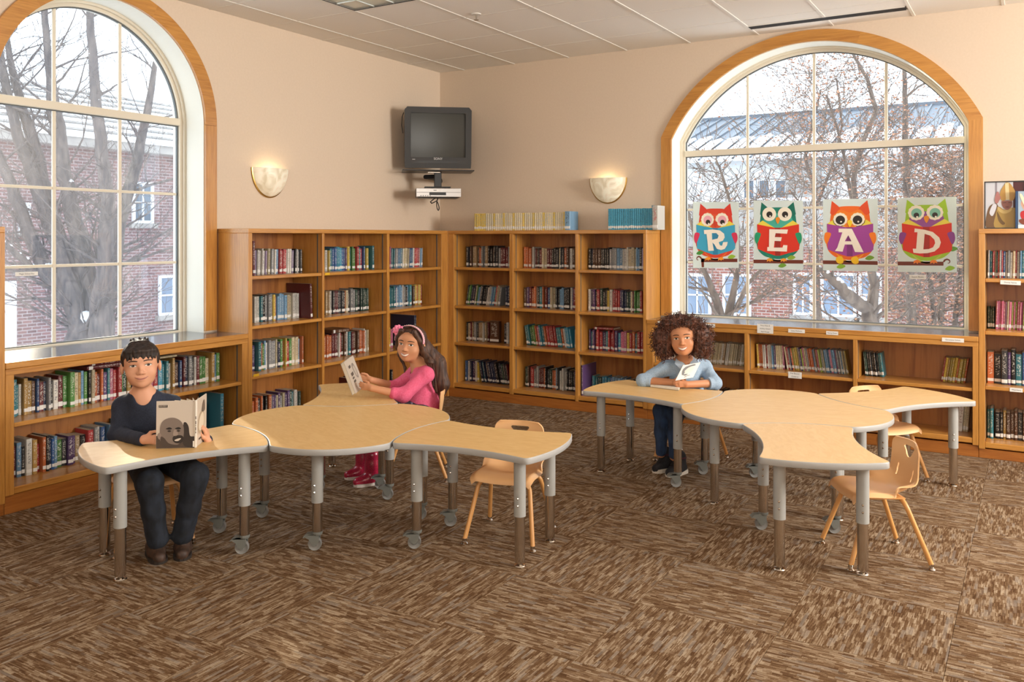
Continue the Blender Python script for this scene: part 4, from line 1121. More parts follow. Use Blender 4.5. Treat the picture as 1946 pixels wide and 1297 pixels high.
    for fx in (340, 620): S('foot', [(fx - 60, 850), (fx - 10, 835), (fx + 40, 845), (fx + 60, 880), (fx + 20, 872), (fx, 892), (fx - 25, 872), (fx - 65, 890)] if ch != 'A' else spline([(fx - 90, 820), (fx + 10, 800), (fx + 40, 880), (fx - 20, 905), (fx - 85, 880)]), C['foot'], 4)
    for lx, ly, hx in C['leaf']: S('leaf', spline([(lx - 75, ly + 15), (lx, ly - 32), (lx + 90, ly - 5), (lx + 10, ly + 32)]), hx, 3)
    return t
O1 = dict(body='d8432b', belly='e2702a', ear='d63a2c', face='dd5530', book='3aa3c8', spine='2f86b0', wing='d23257', ring=None, ey=268, scal=True, iris='e7a9b8', pr=36, pd=(12, 38), beak='d2402c', by=70, foot='ef9b2d', leaf=[(840, 830, '93bb3a'), (150, 770, '3f8a3a')])
O2 = dict(body='0f7f6c', belly='2e8f6a', ear='0c6f5e', face='45b09c', book='d8331f', spine='9c2a1e', wing='1d9a6d', ring=None, ey=198, scal=False, iris=None, pr=44, pd=(5, 5), beak='e58a24', by=18, foot='ef9b2d', leaf=[(760, 825, '8fb13a'), (580, 940, '6fa03a')])
O3 = dict(body='ea6a1c', belly='f2a02a', ear='df4f25', face='ee7d22', book='a0439a', spine='7d3079', wing='f07e1c', ring='f09a2a', ey=285, scal=True, iris=None, pr=62, pd=(0, 8), beak='f4cf2a', by=70, foot='f2c21f', leaf=[(850, 815, '76a334'), (330, 940, '8cba36')])
O4 = dict(body='9cc62c', belly='b9c84a', ear='a0c92c', face='96519b', book='da2f1c', spine='a82418', wing='8a3f8f', ring=None, ey=205, scal=True, iris='7fc0ac', pr=34, pd=(2, 32), beak='ee9623', by=22, foot='ea7f2b', leaf=[(880, 945, '8fba34'), (930, 690, '5f9a3a')])
owl_poster('R', [(1317, 384), (1404, 384), (1404, 509.5), (1317, 509.5)], O1, 'red owl poster holding a blue book lettered R')
owl_poster('E', [(1432, 381.5), (1526, 381), (1526.5, 513), (1432, 512)], O2, 'green owl poster holding a red book lettered E')
owl_poster('A', [(1564, 379), (1668, 377.5), (1668, 516), (1564, 514)], O3, 'orange owl poster holding a purple book lettered A')
owl_poster('D', [(1705.5, 376.5), (1817.5, 374), (1818.5, 518), (1706, 517)], O4, 'lime and purple owl poster holding a red book lettered D')

def sign(lines, rect, plane, Mp, label, h=None, tilt=0.0):
    """rect: pixel box x0,y0,x1,y1 measured at the left, plane: depth coordinate of the surface (room side)"""
    x0, y0, x1, y1 = rect
    f = (lambda a, b: on_y(a, b, plane)) if Mp is MAP_R else (lambda a, b: on_x(a, b, -plane))
    A, B, D = f(x0, y0), f(x1, y0), f(x0, y1)
    w = (B - A).xy.length; hh = h or abs(A.z - D.z)
    c = (A + f(x1, y1)) / 2 if h is None else A.lerp(B, .5) - Vector((0, 0, hh / 2))
    t = thing('shelf_label', label, 'label', c, 0 if Mp is MAP_R else math.pi / 2, 'printed shelf labels')
    t.rotation_euler[1] = tilt
    MB().box(-w / 2, w / 2, -.0012, 0, -hh / 2, hh / 2).build('card', M['white'], t)
    n = len(lines); fs = min(hh / n * .82, w * .80 / max(.1, max(len(l) for l in lines) * .52))
    for i, l in enumerate(lines):
        if not l: continue
        me = text_mesh(l, fs, M['ink'])
        link('lettering', me, t, (0, -.0016, hh / 2 - hh * (i + .5) / n), (math.pi / 2, 0, 0))
    return t
NP = -(BD + .0045)
sign(['American Girl'], (1332, 615.5, 1359, 622), NP, MAP_R, 'white label on the counter edge beside the curly hair')
sign([''], (1250, 611, 1262, 618), NP, MAP_R, 'white label on the counter edge half hidden by curly hair')
sign(['Mary Kate &', 'Ashley Olsen/', 'Full House'], (1439, 616.5, 1469.5, 634), NP, MAP_R, 'three-line white label on the counter edge under the posters')
sign(['Lizzie McGuire'], (1498, 626, 1529.5, 633), NP, MAP_R, 'one-line white label right of the three-line label')
sign(['Nancy Drew'], (1570, 630, 1593, 637), NP, MAP_R, 'short white label right of centre on the counter edge')
sign(['Geronimo Stilton'], (1790, 643, 1832, 650.5), NP, MAP_R, 'long white label at the right end of the counter edge')
sign(['The Boxcar', 'Children'], (1498, 707.5, 1523.5, 719.5), -(BD - .004), MAP_R, 'two-line white label on the shelf edge under thin paperbacks')
sign(['Season Books'], (1728, 523, 1760, 530.5), .2365, MAP_R, 'white label stuck on the glass under the rightmost owl poster')
sign(['Disney Fairies'], (1901, 533.5, 1940, 541.5), -(BD - .004), MAP_R, 'white label on the top shelf edge at the right of the picture', tilt=.03)
sign(['Warriors'], (1919, 738, 1943.5, 745.5), -(BD - .004), MAP_R, 'white label on the third shelf edge at the right of the picture')
sign(['Magic School Bus'], (29, 517, 72, 524.5), .2365, MAP_L, 'white label stuck on the left window glass')
for px, py, dd, lab in ((622, 521, BD - .004, 'small yellow tag on the top shelf edge of the left bookcase'), (487, 713.5, BD - .004, 'small yellow tag on a lower shelf edge of the left bookcase')):
    p = on_x(px, py, dd)
    tag(MB().box(-.0005, .0012, -.028, .028, -.0095, .0095).build('shelf_tag', pmat('e0b21f'), None, loc=p), lab, 'tag')

# framed picture and a face-out book on the right-hand bookcase
PY = -.20
A, B = on_y(1870.5, 436, PY), on_y(1932, 436, PY); zt = on_y(1870, 345.5, PY).z; zb_ = 1.656
w, hh = (B.x - A.x) + .06, zt - zb_
pic = thing('framed_picture', 'framed picture of a robed figure in a tall golden hat', 'picture', ((A.x * 2 + w) / 2, PY, zb_))
mb = MB(); ring(mb, [(-w / 2, 0), (w / 2, 0), (w / 2, hh), (-w / 2, hh)], [(-w / 2 + .008, .008), (w / 2 - .008, .008), (w / 2 - .008, hh - .008), (-w / 2 + .008, hh - .008)], -.012, .006, MAP_R); mb.build('frame', M['black'], pic)
MB().box(-w / 2 + .004, w / 2 - .004, -.002, .004, .004, hh - .004).build('backing', M['black'], pic)
fnp = lambda x, y, l: (-w / 2 + .006 + (w - .012) * x / 1000, -.003 - l, hh - .006 - (hh - .012) * y / 1000)
FS = lambda nm, pts, hx, ly: flat_shape(nm, pts, hx, fnp, ly, pic)
FS('backdrop', [(0, 0), (700, 0), (700, 1000), (0, 1000)], 'c3c7cf', 1); FS('dark_curtain', [(700, 0), (1000, 0), (1000, 1000), (700, 1000)], '4a1a20', 1)
FS('pillar', [(250, 0), (300, 0), (300, 600), (250, 600)], '8b8790', 2)
FS('cape', spline([(30, 1000), (60, 620), (180, 480), (330, 520), (420, 1000)]), '6a4f35', 3)
FS('robe', spline([(260, 1000), (270, 700), (340, 540), (480, 600), (640, 560), (800, 620), (860, 1000)]), 'a58a4a', 4)
FS('collar', spline([(320, 540), (480, 620), (660, 560), (640, 640), (480, 690), (340, 630)]), 'c2ab6e', 5)
FS('stole', spline([(300, 640), (420, 820), (500, 900), (430, 930), (330, 830)]), '6a5230', 5)
FS('sleeve', spline([(110, 660), (200, 480), (290, 500), (250, 640), (180, 740)]), 'c9ccd6', 6)
FS('face', spline([(410, 440), (450, 410), (640, 410), (680, 450), (660, 540), (560, 610), (450, 550)]), '8a5a52', 7)
FS('tall_hat', spline([(430, 410), (370, 300), (400, 180), (500, 40), (560, 10), (640, 50), (740, 190), (760, 290), (690, 410), (560, 385)]), 'b28a46', 8)
FS('hat_band', [(500, 30), (590, 20), (610, 390), (520, 390)], 'd8c898', 9)
FS('raised_hand', spline([(240, 400), (280, 240), (330, 210), (370, 300), (400, 330), (360, 400), (300, 470)]), 'a8706c', 9)
FS('brow', [(440, 450), (530, 445), (530, 458), (440, 462)], '4a2c28', 9); FS('brow', [(580, 445), (660, 450), (660, 462), (580, 458)], '4a2c28', 9); FS('mouth', spline([(500, 545), (560, 535), (610, 545), (560, 558)]), '5a2f2c', 9)
p0 = on_y(1929.5, 436, PY - .03)
bk = thing('picture_book', 'face-out picture book with red figures overlapping the framed picture', 'book', (p0.x + .09, PY - .03, zb_))
MB().cbox(-.09, .09, -.014, .008, 0.001, .27, .002).build('cover', pmat('24456e'), bk)
fnb = lambda x, y, l: (-.072 + .162 * x / 1000, -.0145 - l, .268 - .266 * y / 1000)
for i, (pts, hx) in enumerate((([(0, 0), (1000, 0), (1000, 1000), (0, 1000)], '9fb4c6'), (spline([(100, 350), (300, 150), (600, 200), (800, 500), (400, 600)]), 'c9a08a'), (spline([(100, 560), (500, 500), (900, 600), (800, 800), (200, 780)]), 'b6222c'), (spline([(50, 760), (600, 740), (900, 900), (200, 900)]), '7a3a26'), ([(0, 905), (1000, 905), (1000, 1000), (0, 1000)], 'f0eee8'), (spline([(60, 120), (160, 100), (420, 500), (330, 520)]), 'eedcc0'))):
    flat_shape('cover_print', pts, hx, fnb, i + 1, bk)
# ================================================================== OUTSIDE
OR = random.Random(5)
def brick_mat(name, c1, c2, mortar, plane):
    m, nt, b = newmat(name); L = nt.links
    tc = N(nt, 'ShaderNodeTexCoord'); sp = N(nt, 'ShaderNodeSeparateXYZ'); L.new(tc.outputs['Object'], sp.inputs[0]); cb = N(nt, 'ShaderNodeCombineXYZ')
    L.new(sp.outputs[0 if plane == 'x' else 1], cb.inputs[0]); L.new(sp.outputs[2], cb.inputs[1])
    br = N(nt, 'ShaderNodeTexBrick'); br.inputs['Color1'].default_value = (*c1, 1); br.inputs['Color2'].default_value = (*c2, 1); br.inputs['Mortar'].default_value = (*mortar, 1)
    br.inputs['Scale'].default_value = 1.0; br.inputs['Mortar Size'].default_value = .011; br.inputs['Brick Width'].default_value = .22; br.inputs['Row Height'].default_value = .075; br.inputs['Bias'].default_value = -.1
    L.new(cb.outputs[0], br.inputs['Vector']); L.new(br.outputs[0], b.inputs['Base Color']); b.inputs['Roughness'].default_value = .9
    bp = N(nt, 'ShaderNodeBump'); bp.inputs['Distance'].default_value = .01; bp.inputs['Strength'].default_value = .4; L.new(br.outputs[1], bp.inputs['Height']); bp.invert = True; L.new(bp.outputs[0], b.inputs['Normal'])
    return m
M['brick_l'] = brick_mat('brick_left', lin('7f5c5a'), lin('604648'), lin('968a8b'), 'y')
M['brick_r'] = brick_mat('brick_right', lin('8d5448'), lin('6e3e38'), lin('a39690'), 'x')
M['snow'] = noisy('snow', (.80, .83, .88), (.88, .90, .93), 6, .7, 3)
M['bark'] = noisy('bark', lin('4a4446'), lin('6e6460'), 14, .95, 5, stretch=(1, 1, .3), bump=.8)
M['bark_b'] = noisy('bark_brown', lin('4d413c'), lin('75675c'), 14, .95, 5, stretch=(1, 1, .3), bump=.8)
M['leaf'] = noisy('dry_leaf', lin('8a5a42'), lin('b98a6c'), 30, .8, 2)
M['roofmetal'] = plain('metal_roof', lin('5c6570'), .5)
M['stone'] = noisy('grey_stone', lin('8b8784'), lin('a09b96'), 3, .9, 4)
M['extwhite'] = plain('white_window_frame', (.74, .76, .80), .5)
M['pane_dark'] = plain('far_pane', (.10, .13, .17), .08)
M['pane_blue'] = plain('far_pane_blue', (.16, .22, .31), .08)
tag(MB().box(-60, 60, .5, 60, -3.9, -3.8).box(-60, -.5, -40, .5, -3.9, -3.8).build('ground', M['snow']), 'snow-covered ground outside the windows', 'ground', kind='structure')

def ext_window(root, u0, u1, z0, z1, face, Mp_, cols, rows, pane, inv):
    """window in a far facade; face: plane coordinate towards us"""
    fr = .07
    W = MB(); ring(W, [(u0, z0), (u1, z0), (u1, z1), (u0, z1)], [(u0 + fr, z0 + fr), (u1 - fr, z0 + fr), (u1 - fr, z1 - fr), (u0 + fr, z1 - fr)], face - .06, face + .02, inv @ Mp_)
    for k in range(1, cols): u = u0 + (u1 - u0) * k / cols; W.box(u - .02, u + .02, face - .05, face + .02, z0 + fr, z1 - fr, 0, inv @ Mp_)
    for k in range(1, rows): z = z0 + (z1 - z0) * k / rows; W.box(u0 + fr, u1 - fr, face - .05, face + .02, z - .02, z + .02, 0, inv @ Mp_)
    w = W.build('window', M['extwhite'], root)
    for c in range(cols):
        for r in range(rows):
            a, b = u0 + (u1 - u0) * c / cols, u0 + (u1 - u0) * (c + 1) / cols; c0, c1 = z0 + (z1 - z0) * r / rows, z0 + (z1 - z0) * (r + 1) / rows
            MB().box(a + .02, b - .02, face - .012, face - .006, c0 + .02, c1 - .02, 0, inv @ Mp_).build('pane', pane, w)
    MB().box(u0 - .08, u1 + .08, face - .12, face, z0 - .12, z0, 0, inv @ Mp_).build('sill', M['stone'], w)
# --- left: brick building 14 m beyond the wall
XB = -14.0
c0 = Vector((XB, 6, -3.8)); inv = Matrix.Translation(-c0)
bl = thing('brick_building', 'red brick building with snowy roof beyond the left window', 'building', c0)
eave = on_x(230, 288, XB).z
MB().box(XB - 8, XB, -8, 13, -3.8, eave, 0, inv).build('wall', M['brick_l'], bl)
MB().box(XB - .3, XB + .35, -8, 13, eave, eave + .22, 0, inv).build('eave', M['stone'], bl)
mb = MB(); mb.add([(XB + .4, -8, eave + .2), (XB + .4, 13, eave + .2), (XB - 5, 13, eave + 2.3), (XB - 5, -8, eave + 2.3)], [(0, 1, 2, 3)], 0, inv); mb.build('roof', M['snow'], bl)
for k in range(1, 9):
    f = k / 9; x = XB + .4 - 5.4 * f; z = eave + .23 + 2.1 * f
    MB().box(x - .03, x + .03, -8, 13, z - .02, z + .03, 0, inv).build('shingle_course', M['stone'], bl)
def lw(px0, px1, py0, py1, cols, rows, pane):
    a, b = on_x(px0, py0, XB), on_x(px1, py1, XB); ext_window(bl, a.y, b.y, b.z, a.z, -XB, MAP_L, cols, rows, pane, inv)
def MAPL_face(): pass
# facade of the left building faces +x: in (u, d, z) with d = -x its near side is smaller d
lw(300, 331, 524, 598, 1, 2, M['pane_blue']); lw(172, 206, 556, 611, 1, 2, M['pane_blue']); lw(34, 56, 385, 440, 1, 2, M['pane_dark']); lw(250, 290, 345, 425, 2, 2, M['pane_dark'])
a, b = on_x(14, 535, XB), on_x(27, 652, XB)
MB().box(XB, XB + .1, a.y - .5, b.y, b.z - 2.0, a.z, 0, inv).build('door_frame', M['extwhite'], bl)
# --- right: brick building, pale upper storey, metal roof
YB1, YB2 = 15.0, 20.0
c1 = Vector((0, YB1, -3.8)); inv1 = Matrix.Translation(-c1)
b1 = thing('brick_annex', 'brick building with large white-framed windows beyond the poster window', 'building', c1)
ztop = on_y(1500, 384, YB1).z; zband = on_y(1500, 470, YB1).z
MB().box(-9, 14, YB1, YB1 + 4.6, -3.8, zband, 0, inv1).build('wall', M['brick_r'], b1)
MB().box(-9, 14, YB1 - .06, YB1 + 4.6, zband, ztop, 0, inv1).build('parapet', M['stone'], b1)
MB().box(-9, 14, YB1 - .12, YB1 + 4.6, ztop, ztop + .10, 0, inv1).build('snow_cap', M['snow'], b1)
def rw(px0, px1, py0, py1, cols, rows, pane):
    a, b = on_y(px0, py0, YB1), on_y(px1, py1, YB1); ext_window(b1, a.x, b.x, b.z, a.z, YB1, MAP_R, cols, rows, pane, inv1)
rw(1300, 1352, 520, 602, 2, 2, M['pane_blue']); rw(1374, 1428, 520, 602, 2, 2, M['pane_blue']); rw(1508, 1545, 518, 600, 2, 2, M['pane_blue']); rw(1560, 1628, 518, 604, 2, 2, M['pane_blue']); rw(1632, 1676, 518, 604, 2, 2, M['pane_blue'])
c2 = Vector((0, YB2, -3.8)); inv2 = Matrix.Translation(-c2)
b2 = thing('metal_roofed_building', 'pale building with grey standing-seam metal roof beyond the poster window', 'building', c2)
z2 = on_y(1500, 300, YB2).z
MB().box(-11, 16, YB2, YB2 + 6, -3.8, z2, 0, inv2).build('wall', plain('pale_render', lin('cfd0d0'), .9), b2)
MB().box(on_y(1497, 320, YB2).x, on_y(1562, 320, YB2).x, YB2 - .3, YB2, -3.8, z2 - .1, 0, inv2).build('grey_bay', M['stone'], b2)
for px in (1411, 1440, 1471):
    a, b = on_y(px, 340, YB2), on_y(px + 26, 380, YB2); ext_window(b2, a.x, b.x, b.z, a.z, YB2, MAP_R, 1, 1, M['pane_dark'], inv2)
zr = on_y(1560, 214, YB2 + 7).z
def roof_pt(x, f, lift=0.0): return (x, YB2 - .5 + 7.5 * f, z2 + (zr - z2) * f + lift)
mb = MB(); mb.add([roof_pt(-11, 0), roof_pt(16, 0), roof_pt(16, 1), roof_pt(-11, 1)], [(0, 1, 2, 3)], 0, inv2); mb.build('roof', M['roofmetal'], b2)
sm = MB(); sm.add([Vector(roof_pt(0, f, l)) - Vector(roof_pt(0, 0)) + Vector((dx, 0, 0)) for f in (0, 1) for dx in (-.03, .03) for l in (0, .06)], [(0, 1, 3, 2), (4, 6, 7, 5), (0, 4, 5, 1), (2, 3, 7, 6), (1, 5, 7, 3)])
sm = sm.mesh('roof_seam', [M['roofmetal']])
for k in range(-19, 28): link('roof_seam', sm, b2, (inv2 @ Vector(roof_pt(k * .55, 0))))
for k in range(-19, 28):
    f1 = .34 + .10 * OR.random(); x = k * .55
    mb = MB(); mb.add([roof_pt(x + .04, -.01, .05), roof_pt(x + .50, -.01, .05), roof_pt(x + .48, f1, .12), roof_pt(x + .3, f1 + .04, .12), roof_pt(x + .06, f1 - .02, .12), roof_pt(x + .04, -.01, -.05), roof_pt(x + .5, -.01, -.05)], [(0, 1, 2, 3, 4), (0, 5, 6, 1)], 0, inv2); mb.build('snow_patch', M['snow'], b2)
MB().box(-11, 16, YB2 + 6.9, YB2 + 7.2, zr - .05, zr + .1, 0, inv2).build('ridge_cap', M['roofmetal'], b2)

# --- trees
def base_depth(b): return to_px(b)[2]
def tree(name, label, stems, twigs, leaves, bark, base, seed, leafsize=.05, twig_len=(.5, 1.7), spread=1.0, snow=14, sun_block=()):
    R = random.Random(seed)
    root = thing(name, label, 'tree', base)
    inv = Matrix.Translation(-Vector(base)); tips = []; sn = MB()
    def jit(p, s): return Vector((p.x + R.uniform(-s, s), p.y + R.uniform(-s, s), p.z + R.uniform(-s, s)))
    def grow(mb, p, d, L, r, lvl):
        pts = [p]; rad = [r]; n = 5; q = p.copy(); dd = d.copy()
        for i in range(n):
            dd = (dd + Vector((R.uniform(-.28, .28), R.uniform(-.28, .28), R.uniform(-.16, .26)))).normalized(); q = q + dd * L / n; pts.append(q.copy()); rad.append(max(r * (1 - (i + 1) / n * .8), .003))
            if lvl < 2 and R.random() < .85: grow(mb, q, (dd + Vector((R.uniform(-1, 1), R.uniform(-1, 1), R.uniform(-.6, .8))) * .9).normalized(), L * R.uniform(.35, .6), rad[-1] * .6, lvl + 1)
            tips.append(q.copy())
        mb.tube(pts, rad, 5 if lvl else 6, 0, False, inv)
    tw = MB()
    for st in stems:
        P = [J(x, y, d) for x, y, d, _ in st]; Rr = [w / 2 * d / FPX for x, y, d, w in st]
        pts, rad = [], []
        for i in range(len(P) - 1):
            for k in range(4):
                f = k / 4; pts.append(jit(P[i].lerp(P[i + 1], f), Rr[i] * .15)); rad.append(Rr[i] + (Rr[i + 1] - Rr[i]) * f)
        pts.append(P[-1]); rad.append(Rr[-1])
        MB().tube(pts, rad, 10, 0, True, inv).build('trunk', bark, root, smooth=True)
        for k in range(int(twigs * sum((a - b).length for a, b in zip(P, P[1:])))):
            i = R.randrange(len(pts) - 1); f = R.random(); p = pts[i].lerp(pts[i + 1], f); r = rad[i] * R.uniform(.12, .34)
            ax = (pts[i + 1] - pts[i]).normalized(); d = (ax.cross(Vector((R.uniform(-1, 1), R.uniform(-1, 1), R.uniform(-1, 1)))).normalized() * spread + ax * .5).normalized()
            grow(tw, p, d, R.uniform(*twig_len), min(max(r, .006), .03), 0)
        for k in range(snow):
            i = R.randrange(len(pts) - 1); p = pts[i].lerp(pts[i + 1], R.random()); rr = rad[i]
            ax = pts[i + 1] - pts[i]
            if abs(ax.normalized().z) < .8 or R.random() < .15: sn.ball(inv @ (p + Vector((0, 0, rr * .8))), rr * R.uniform(.5, 1.1), rr * R.uniform(.5, 1.1), rr * .5, 8)
    for x, y in sun_block:  # extra unseen twigs above the view, added to keep sun off the floor
        p = J(x, y, base_depth(base)) + Vector((R.uniform(-1, 1), R.uniform(-1, 1), 0)); grow(tw, p, Vector((R.uniform(-1, 1), R.uniform(-1, 1), R.uniform(-.2, .8))).normalized(), R.uniform(1.2, 2.2), .03, 0)
    o = tw.build('twigs', bark, root); o['kind'] = 'stuff'
    if sn.v: o = sn.build('snow', M['snow'], root, smooth=True); o['kind'] = 'stuff'
    if leaves:
        lf = MB()
        for k in range(leaves):
            p = jit(R.choice(tips), .16); s = leafsize * R.uniform(.5, 1.2); M3 = inv @ Matrix.Translation(p) @ Matrix.Rotation(R.uniform(0, 6.28), 4, 'Z') @ Matrix.Rotation(R.uniform(0, 6.28), 4, 'X')
            lf.add([(-s, 0, 0), (0, -s * .55, s * .2), (s, 0, 0), (0, s * .55, s * .2)], [(0, 1, 2), (0, 2, 3)], 0, M3)
        o = lf.build('leaves', M['leaf'], root); o['kind'] = 'stuff'
    return root
D = 14.3
b0 = J(165, 700, D)
tree('multi_stem_tree', 'bare tree with several thick grey stems right outside the left window',
     [[(150, 800, D, 84), (160, 660, D, 74), (150, 600, D, 36), (85, 510, D + .1, 28), (45, 420, D + .2, 24), (12, 330, D + .2, 20), (-25, 250, D + .2, 16)],
      [(160, 660, D, 50), (140, 560, D, 34), (95, 430, D + .4, 25), (62, 330, D + .5, 24), (32, 255, D + .5, 20), (8, 150, D + .5, 16), (-10, 40, D + .5, 10)],
      [(165, 640, D, 50), (120, 480, D + .3, 29), (88, 380, D + .6, 25), (66, 280, D + .7, 24), (42, 205, D + .7, 18), (18, 110, D + .7, 12), (5, 20, D + .7, 8), (-10, -120, D + .7, 8), (-40, -300, D + .7, 5)],
      [(180, 640, D + .1, 56), (158, 480, D + .4, 34), (128, 360, D + .6, 27), (108, 240, D + .7, 28), (92, 120, D + .7, 14), (84, 10, D + .7, 12), (80, -150, D + .7, 10), (60, -350, D + .7, 5)],
      [(190, 640, D, 50), (200, 500, D - .2, 31), (205, 380, D - .3, 25), (190, 260, D - .3, 22), (178, 140, D - .3, 18), (172, 40, D - .3, 14), (170, -60, D - .3, 12), (190, -200, D - .3, 8), (180, -380, D - .3, 4)],
      [(190, 640, D, 50), (212, 520, D + .3, 34), (232, 400, D + .5, 26), (262, 300, D + .7, 20), (282, 200, D + .8, 14), (300, 90, D + .8, 8)],
      [(70, 520, D + .1, 18), (40, 490, D - .2, 13), (10, 465, D - .4, 10), (-20, 452, D - .5, 8)]],
     4.5, 0, M['bark'], b0, 3, sun_block=[(x, -70 - 60 * (i % 6)) for i, x in enumerate(range(-160, 320, 9))], twig_len=(.5, 1.9), snow=10)
D = 12.0
tree('straight_tree', 'tall straight tree with grey trunk outside the right half of the poster window',
     [[(1735, 800, D, 20), (1733, 600, D, 18), (1726, 450, D, 15), (1722, 330, D, 13), (1720, 200, D, 10), (1718, 120, D, 7), (1716, 40, D, 4)],
      [(1724, 320, D, 8), (1690, 305, D - .3, 6), (1650, 315, D - .6, 5), (1600, 345, D - .8, 3)], [(1724, 315, D, 7), (1750, 300, D, 5), (1790, 325, D, 4), (1820, 345, D, 3)], [(1722, 185, D, 5), (1745, 165, D, 4), (1775, 150, D, 3)]],
     5, 2340, M['bark_b'], J(1735, 760, D), 11, .024, (.5, 1.5), snow=6)
D = 11.0
tree('leafy_tree', 'leaning tree with withered brown leaves in the middle of the poster window',
     [[(1665, 800, D, 40), (1655, 640, D, 34), (1650, 590, D, 26), (1610, 560, D - .2, 24), (1585, 535, D - .2, 18), (1560, 512, D - .2, 10), (1530, 500, D - .2, 6)],
      [(1655, 620, D, 24), (1662, 540, D, 18), (1650, 500, D, 14), (1630, 430, D, 11), (1622, 340, D, 10), (1640, 270, D, 9), (1665, 210, D, 9), (1648, 150, D, 7), (1620, 100, D, 5), (1605, 60, D, 3)],
      [(1630, 430, D, 9), (1615, 360, D + .2, 8), (1605, 300, D + .2, 6), (1590, 240, D + .2, 5), (1570, 180, D + .2, 4)]],
     8, 3780, M['bark_b'], J(1660, 760, D), 21, .024, (.4, 1.5), snow=16)
D = 12.5
tree('bushy_tree', 'dense brown-leaved bush outside the right corner of the poster window',
     [[(1790, 760, D, 14), (1788, 600, D, 12), (1792, 480, D, 10), (1800, 380, D, 7), (1810, 300, D, 4)], [(1770, 760, D, 12), (1775, 600, D, 10), (1760, 480, D, 8), (1765, 380, D, 5)], [(1820, 760, D, 12), (1815, 600, D, 10), (1830, 480, D, 8), (1840, 380, D, 5)]],
     18, 11000, M['bark_b'], J(1790, 740, D), 31, .030, (.4, 1.2), snow=8)
D = 10.0
tree('fork_tree', 'small bare forked tree outside the left half of the poster window',
     [[(1385, 800, D, 28), (1375, 640, D, 26), (1362, 575, D, 16), (1345, 530, D, 11), (1325, 490, D, 8), (1318, 440, D, 6), (1300, 380, D, 4)], [(1378, 650, D, 24), (1392, 560, D, 13), (1405, 500, D, 9), (1400, 430, D, 7), (1375, 340, D, 5), (1360, 300, D, 3)], [(1398, 590, D, 10), (1420, 540, D - .3, 8), (1460, 500, D - .5, 6), (1500, 450, D - .6, 5), (1530, 400, D - .6, 4), (1500, 360, D - .6, 3)]],
     11, 630, M['bark_b'], J(1380, 760, D), 41, .024, (.3, 1.3), snow=18)
D = 13.0
tree('slim_tree', 'slim leafy tree showing between the second and third owl posters',
     [[(1560, 800, D, 12), (1556, 600, D, 10), (1550, 450, D, 9), (1545, 350, D, 8), (1530, 300, D, 6), (1545, 230, D, 5), (1560, 170, D, 3)], [(1548, 400, D, 6), (1580, 320, D, 5), (1600, 240, D, 4), (1590, 150, D, 3)]],
     8, 2340, M['bark_b'], J(1560, 760, D), 51, .024, (.4, 1.4), snow=8)
# ================================================================== PEOPLE: smooth implicit figures
class Sdf:
    def __init__(s): s.p = []
    def cap(s, a, b, r0, r1=None, k=.012, op=1):
        a, b = np.array(a, float), np.array(b, float); r1 = r0 if r1 is None else r1; ba = b - a; L2 = max(float(ba @ ba), 1e-12); R = max(r0, r1)
        def f(P):
            pa = P - a; t = np.clip(pa @ ba / L2, 0, 1)[:, None]
            return np.linalg.norm(pa - ba * t, axis=1) - (r0 + (r1 - r0) * t[:, 0])
        s.p.append((f, np.minimum(a, b) - R, np.maximum(a, b) + R, k, op)); return s
    def chain(s, pts, rad, k=.012):
        for i in range(len(pts) - 1): s.cap(pts[i], pts[i + 1], rad[i], rad[i + 1], k)
        return s
    def ell(s, c, r, R=None, k=.012, op=1):
        c, r = np.array(c, float), np.array(r, float); R = np.eye(3) if R is None else np.array(R, float)
        def f(P):
            q = (P - c) @ R; k0 = np.linalg.norm(q / r, axis=1); k1 = np.linalg.norm(q / r ** 2, axis=1)
            return k0 * (k0 - 1) / np.maximum(k1, 1e-9)
        m = float(r.max()); s.p.append((f, c - m, c + m, k, op)); return s
    def fn(s, f, lo, hi, k=.004, op=1): s.p.append((f, np.array(lo, float), np.array(hi, float), k, op)); return s
    def eval(s, P, idx=None):
        d = np.full(len(P), .08)
        for i, (f, lo, hi, k, op) in enumerate(s.p):
            if idx is not None and i not in idx: continue
            e = f(P)
            if op > 0:
                h = np.maximum(k - np.abs(d - e), 0) / k; d = np.minimum(d, e) - h * h * k / 4
            elif op < 0:
                e = -e; h = np.maximum(k - np.abs(d - e), 0) / k; d = np.maximum(d, e) + h * h * k / 4
        return d
    def mesh(s, name, mat, h=.005, org=(0, 0, 0), disp=None):
        lo = np.min([p[1] for p in s.p if p[4] > 0], axis=0) - .012; hi = np.max([p[2] for p in s.p if p[4] > 0], axis=0) + .012
        n = np.ceil((hi - lo) / h).astype(int) + 2; S = np.full(n, .05, np.float32); B = 20
        for bx in range(0, n[0], B):
            for by in range(0, n[1], B):
                for bz in range(0, n[2], B):
                    m = np.minimum(B, n - [bx, by, bz]); a = lo + np.array([bx, by, bz]) * h; b = a + m * h
                    idx = {i for i, p in enumerate(s.p) if np.all(p[1] - .02 < b) and np.all(p[2] + .02 > a)}
                    if not any(s.p[i][4] > 0 for i in idx): continue
                    c = (a + b) / 2
                    if abs(s.eval(c[None], idx)[0]) > np.linalg.norm(b - a) * .75 + .03: 
                        if s.eval(c[None], idx)[0] > 0: continue
                        S[bx:bx + m[0], by:by + m[1], bz:bz + m[2]] = -.05; continue
                    g = np.stack(np.meshgrid(*[a[k] + np.arange(m[k]) * h for k in range(3)], indexing='ij'), -1).reshape(-1, 3)
                    v = s.eval(g, idx)
                    if disp is not None: v = v + disp(g)
                    S[bx:bx + m[0], by:by + m[1], bz:bz + m[2]] = v.reshape(m)
        return nets(S, lo - np.array(org), h, name, mat)
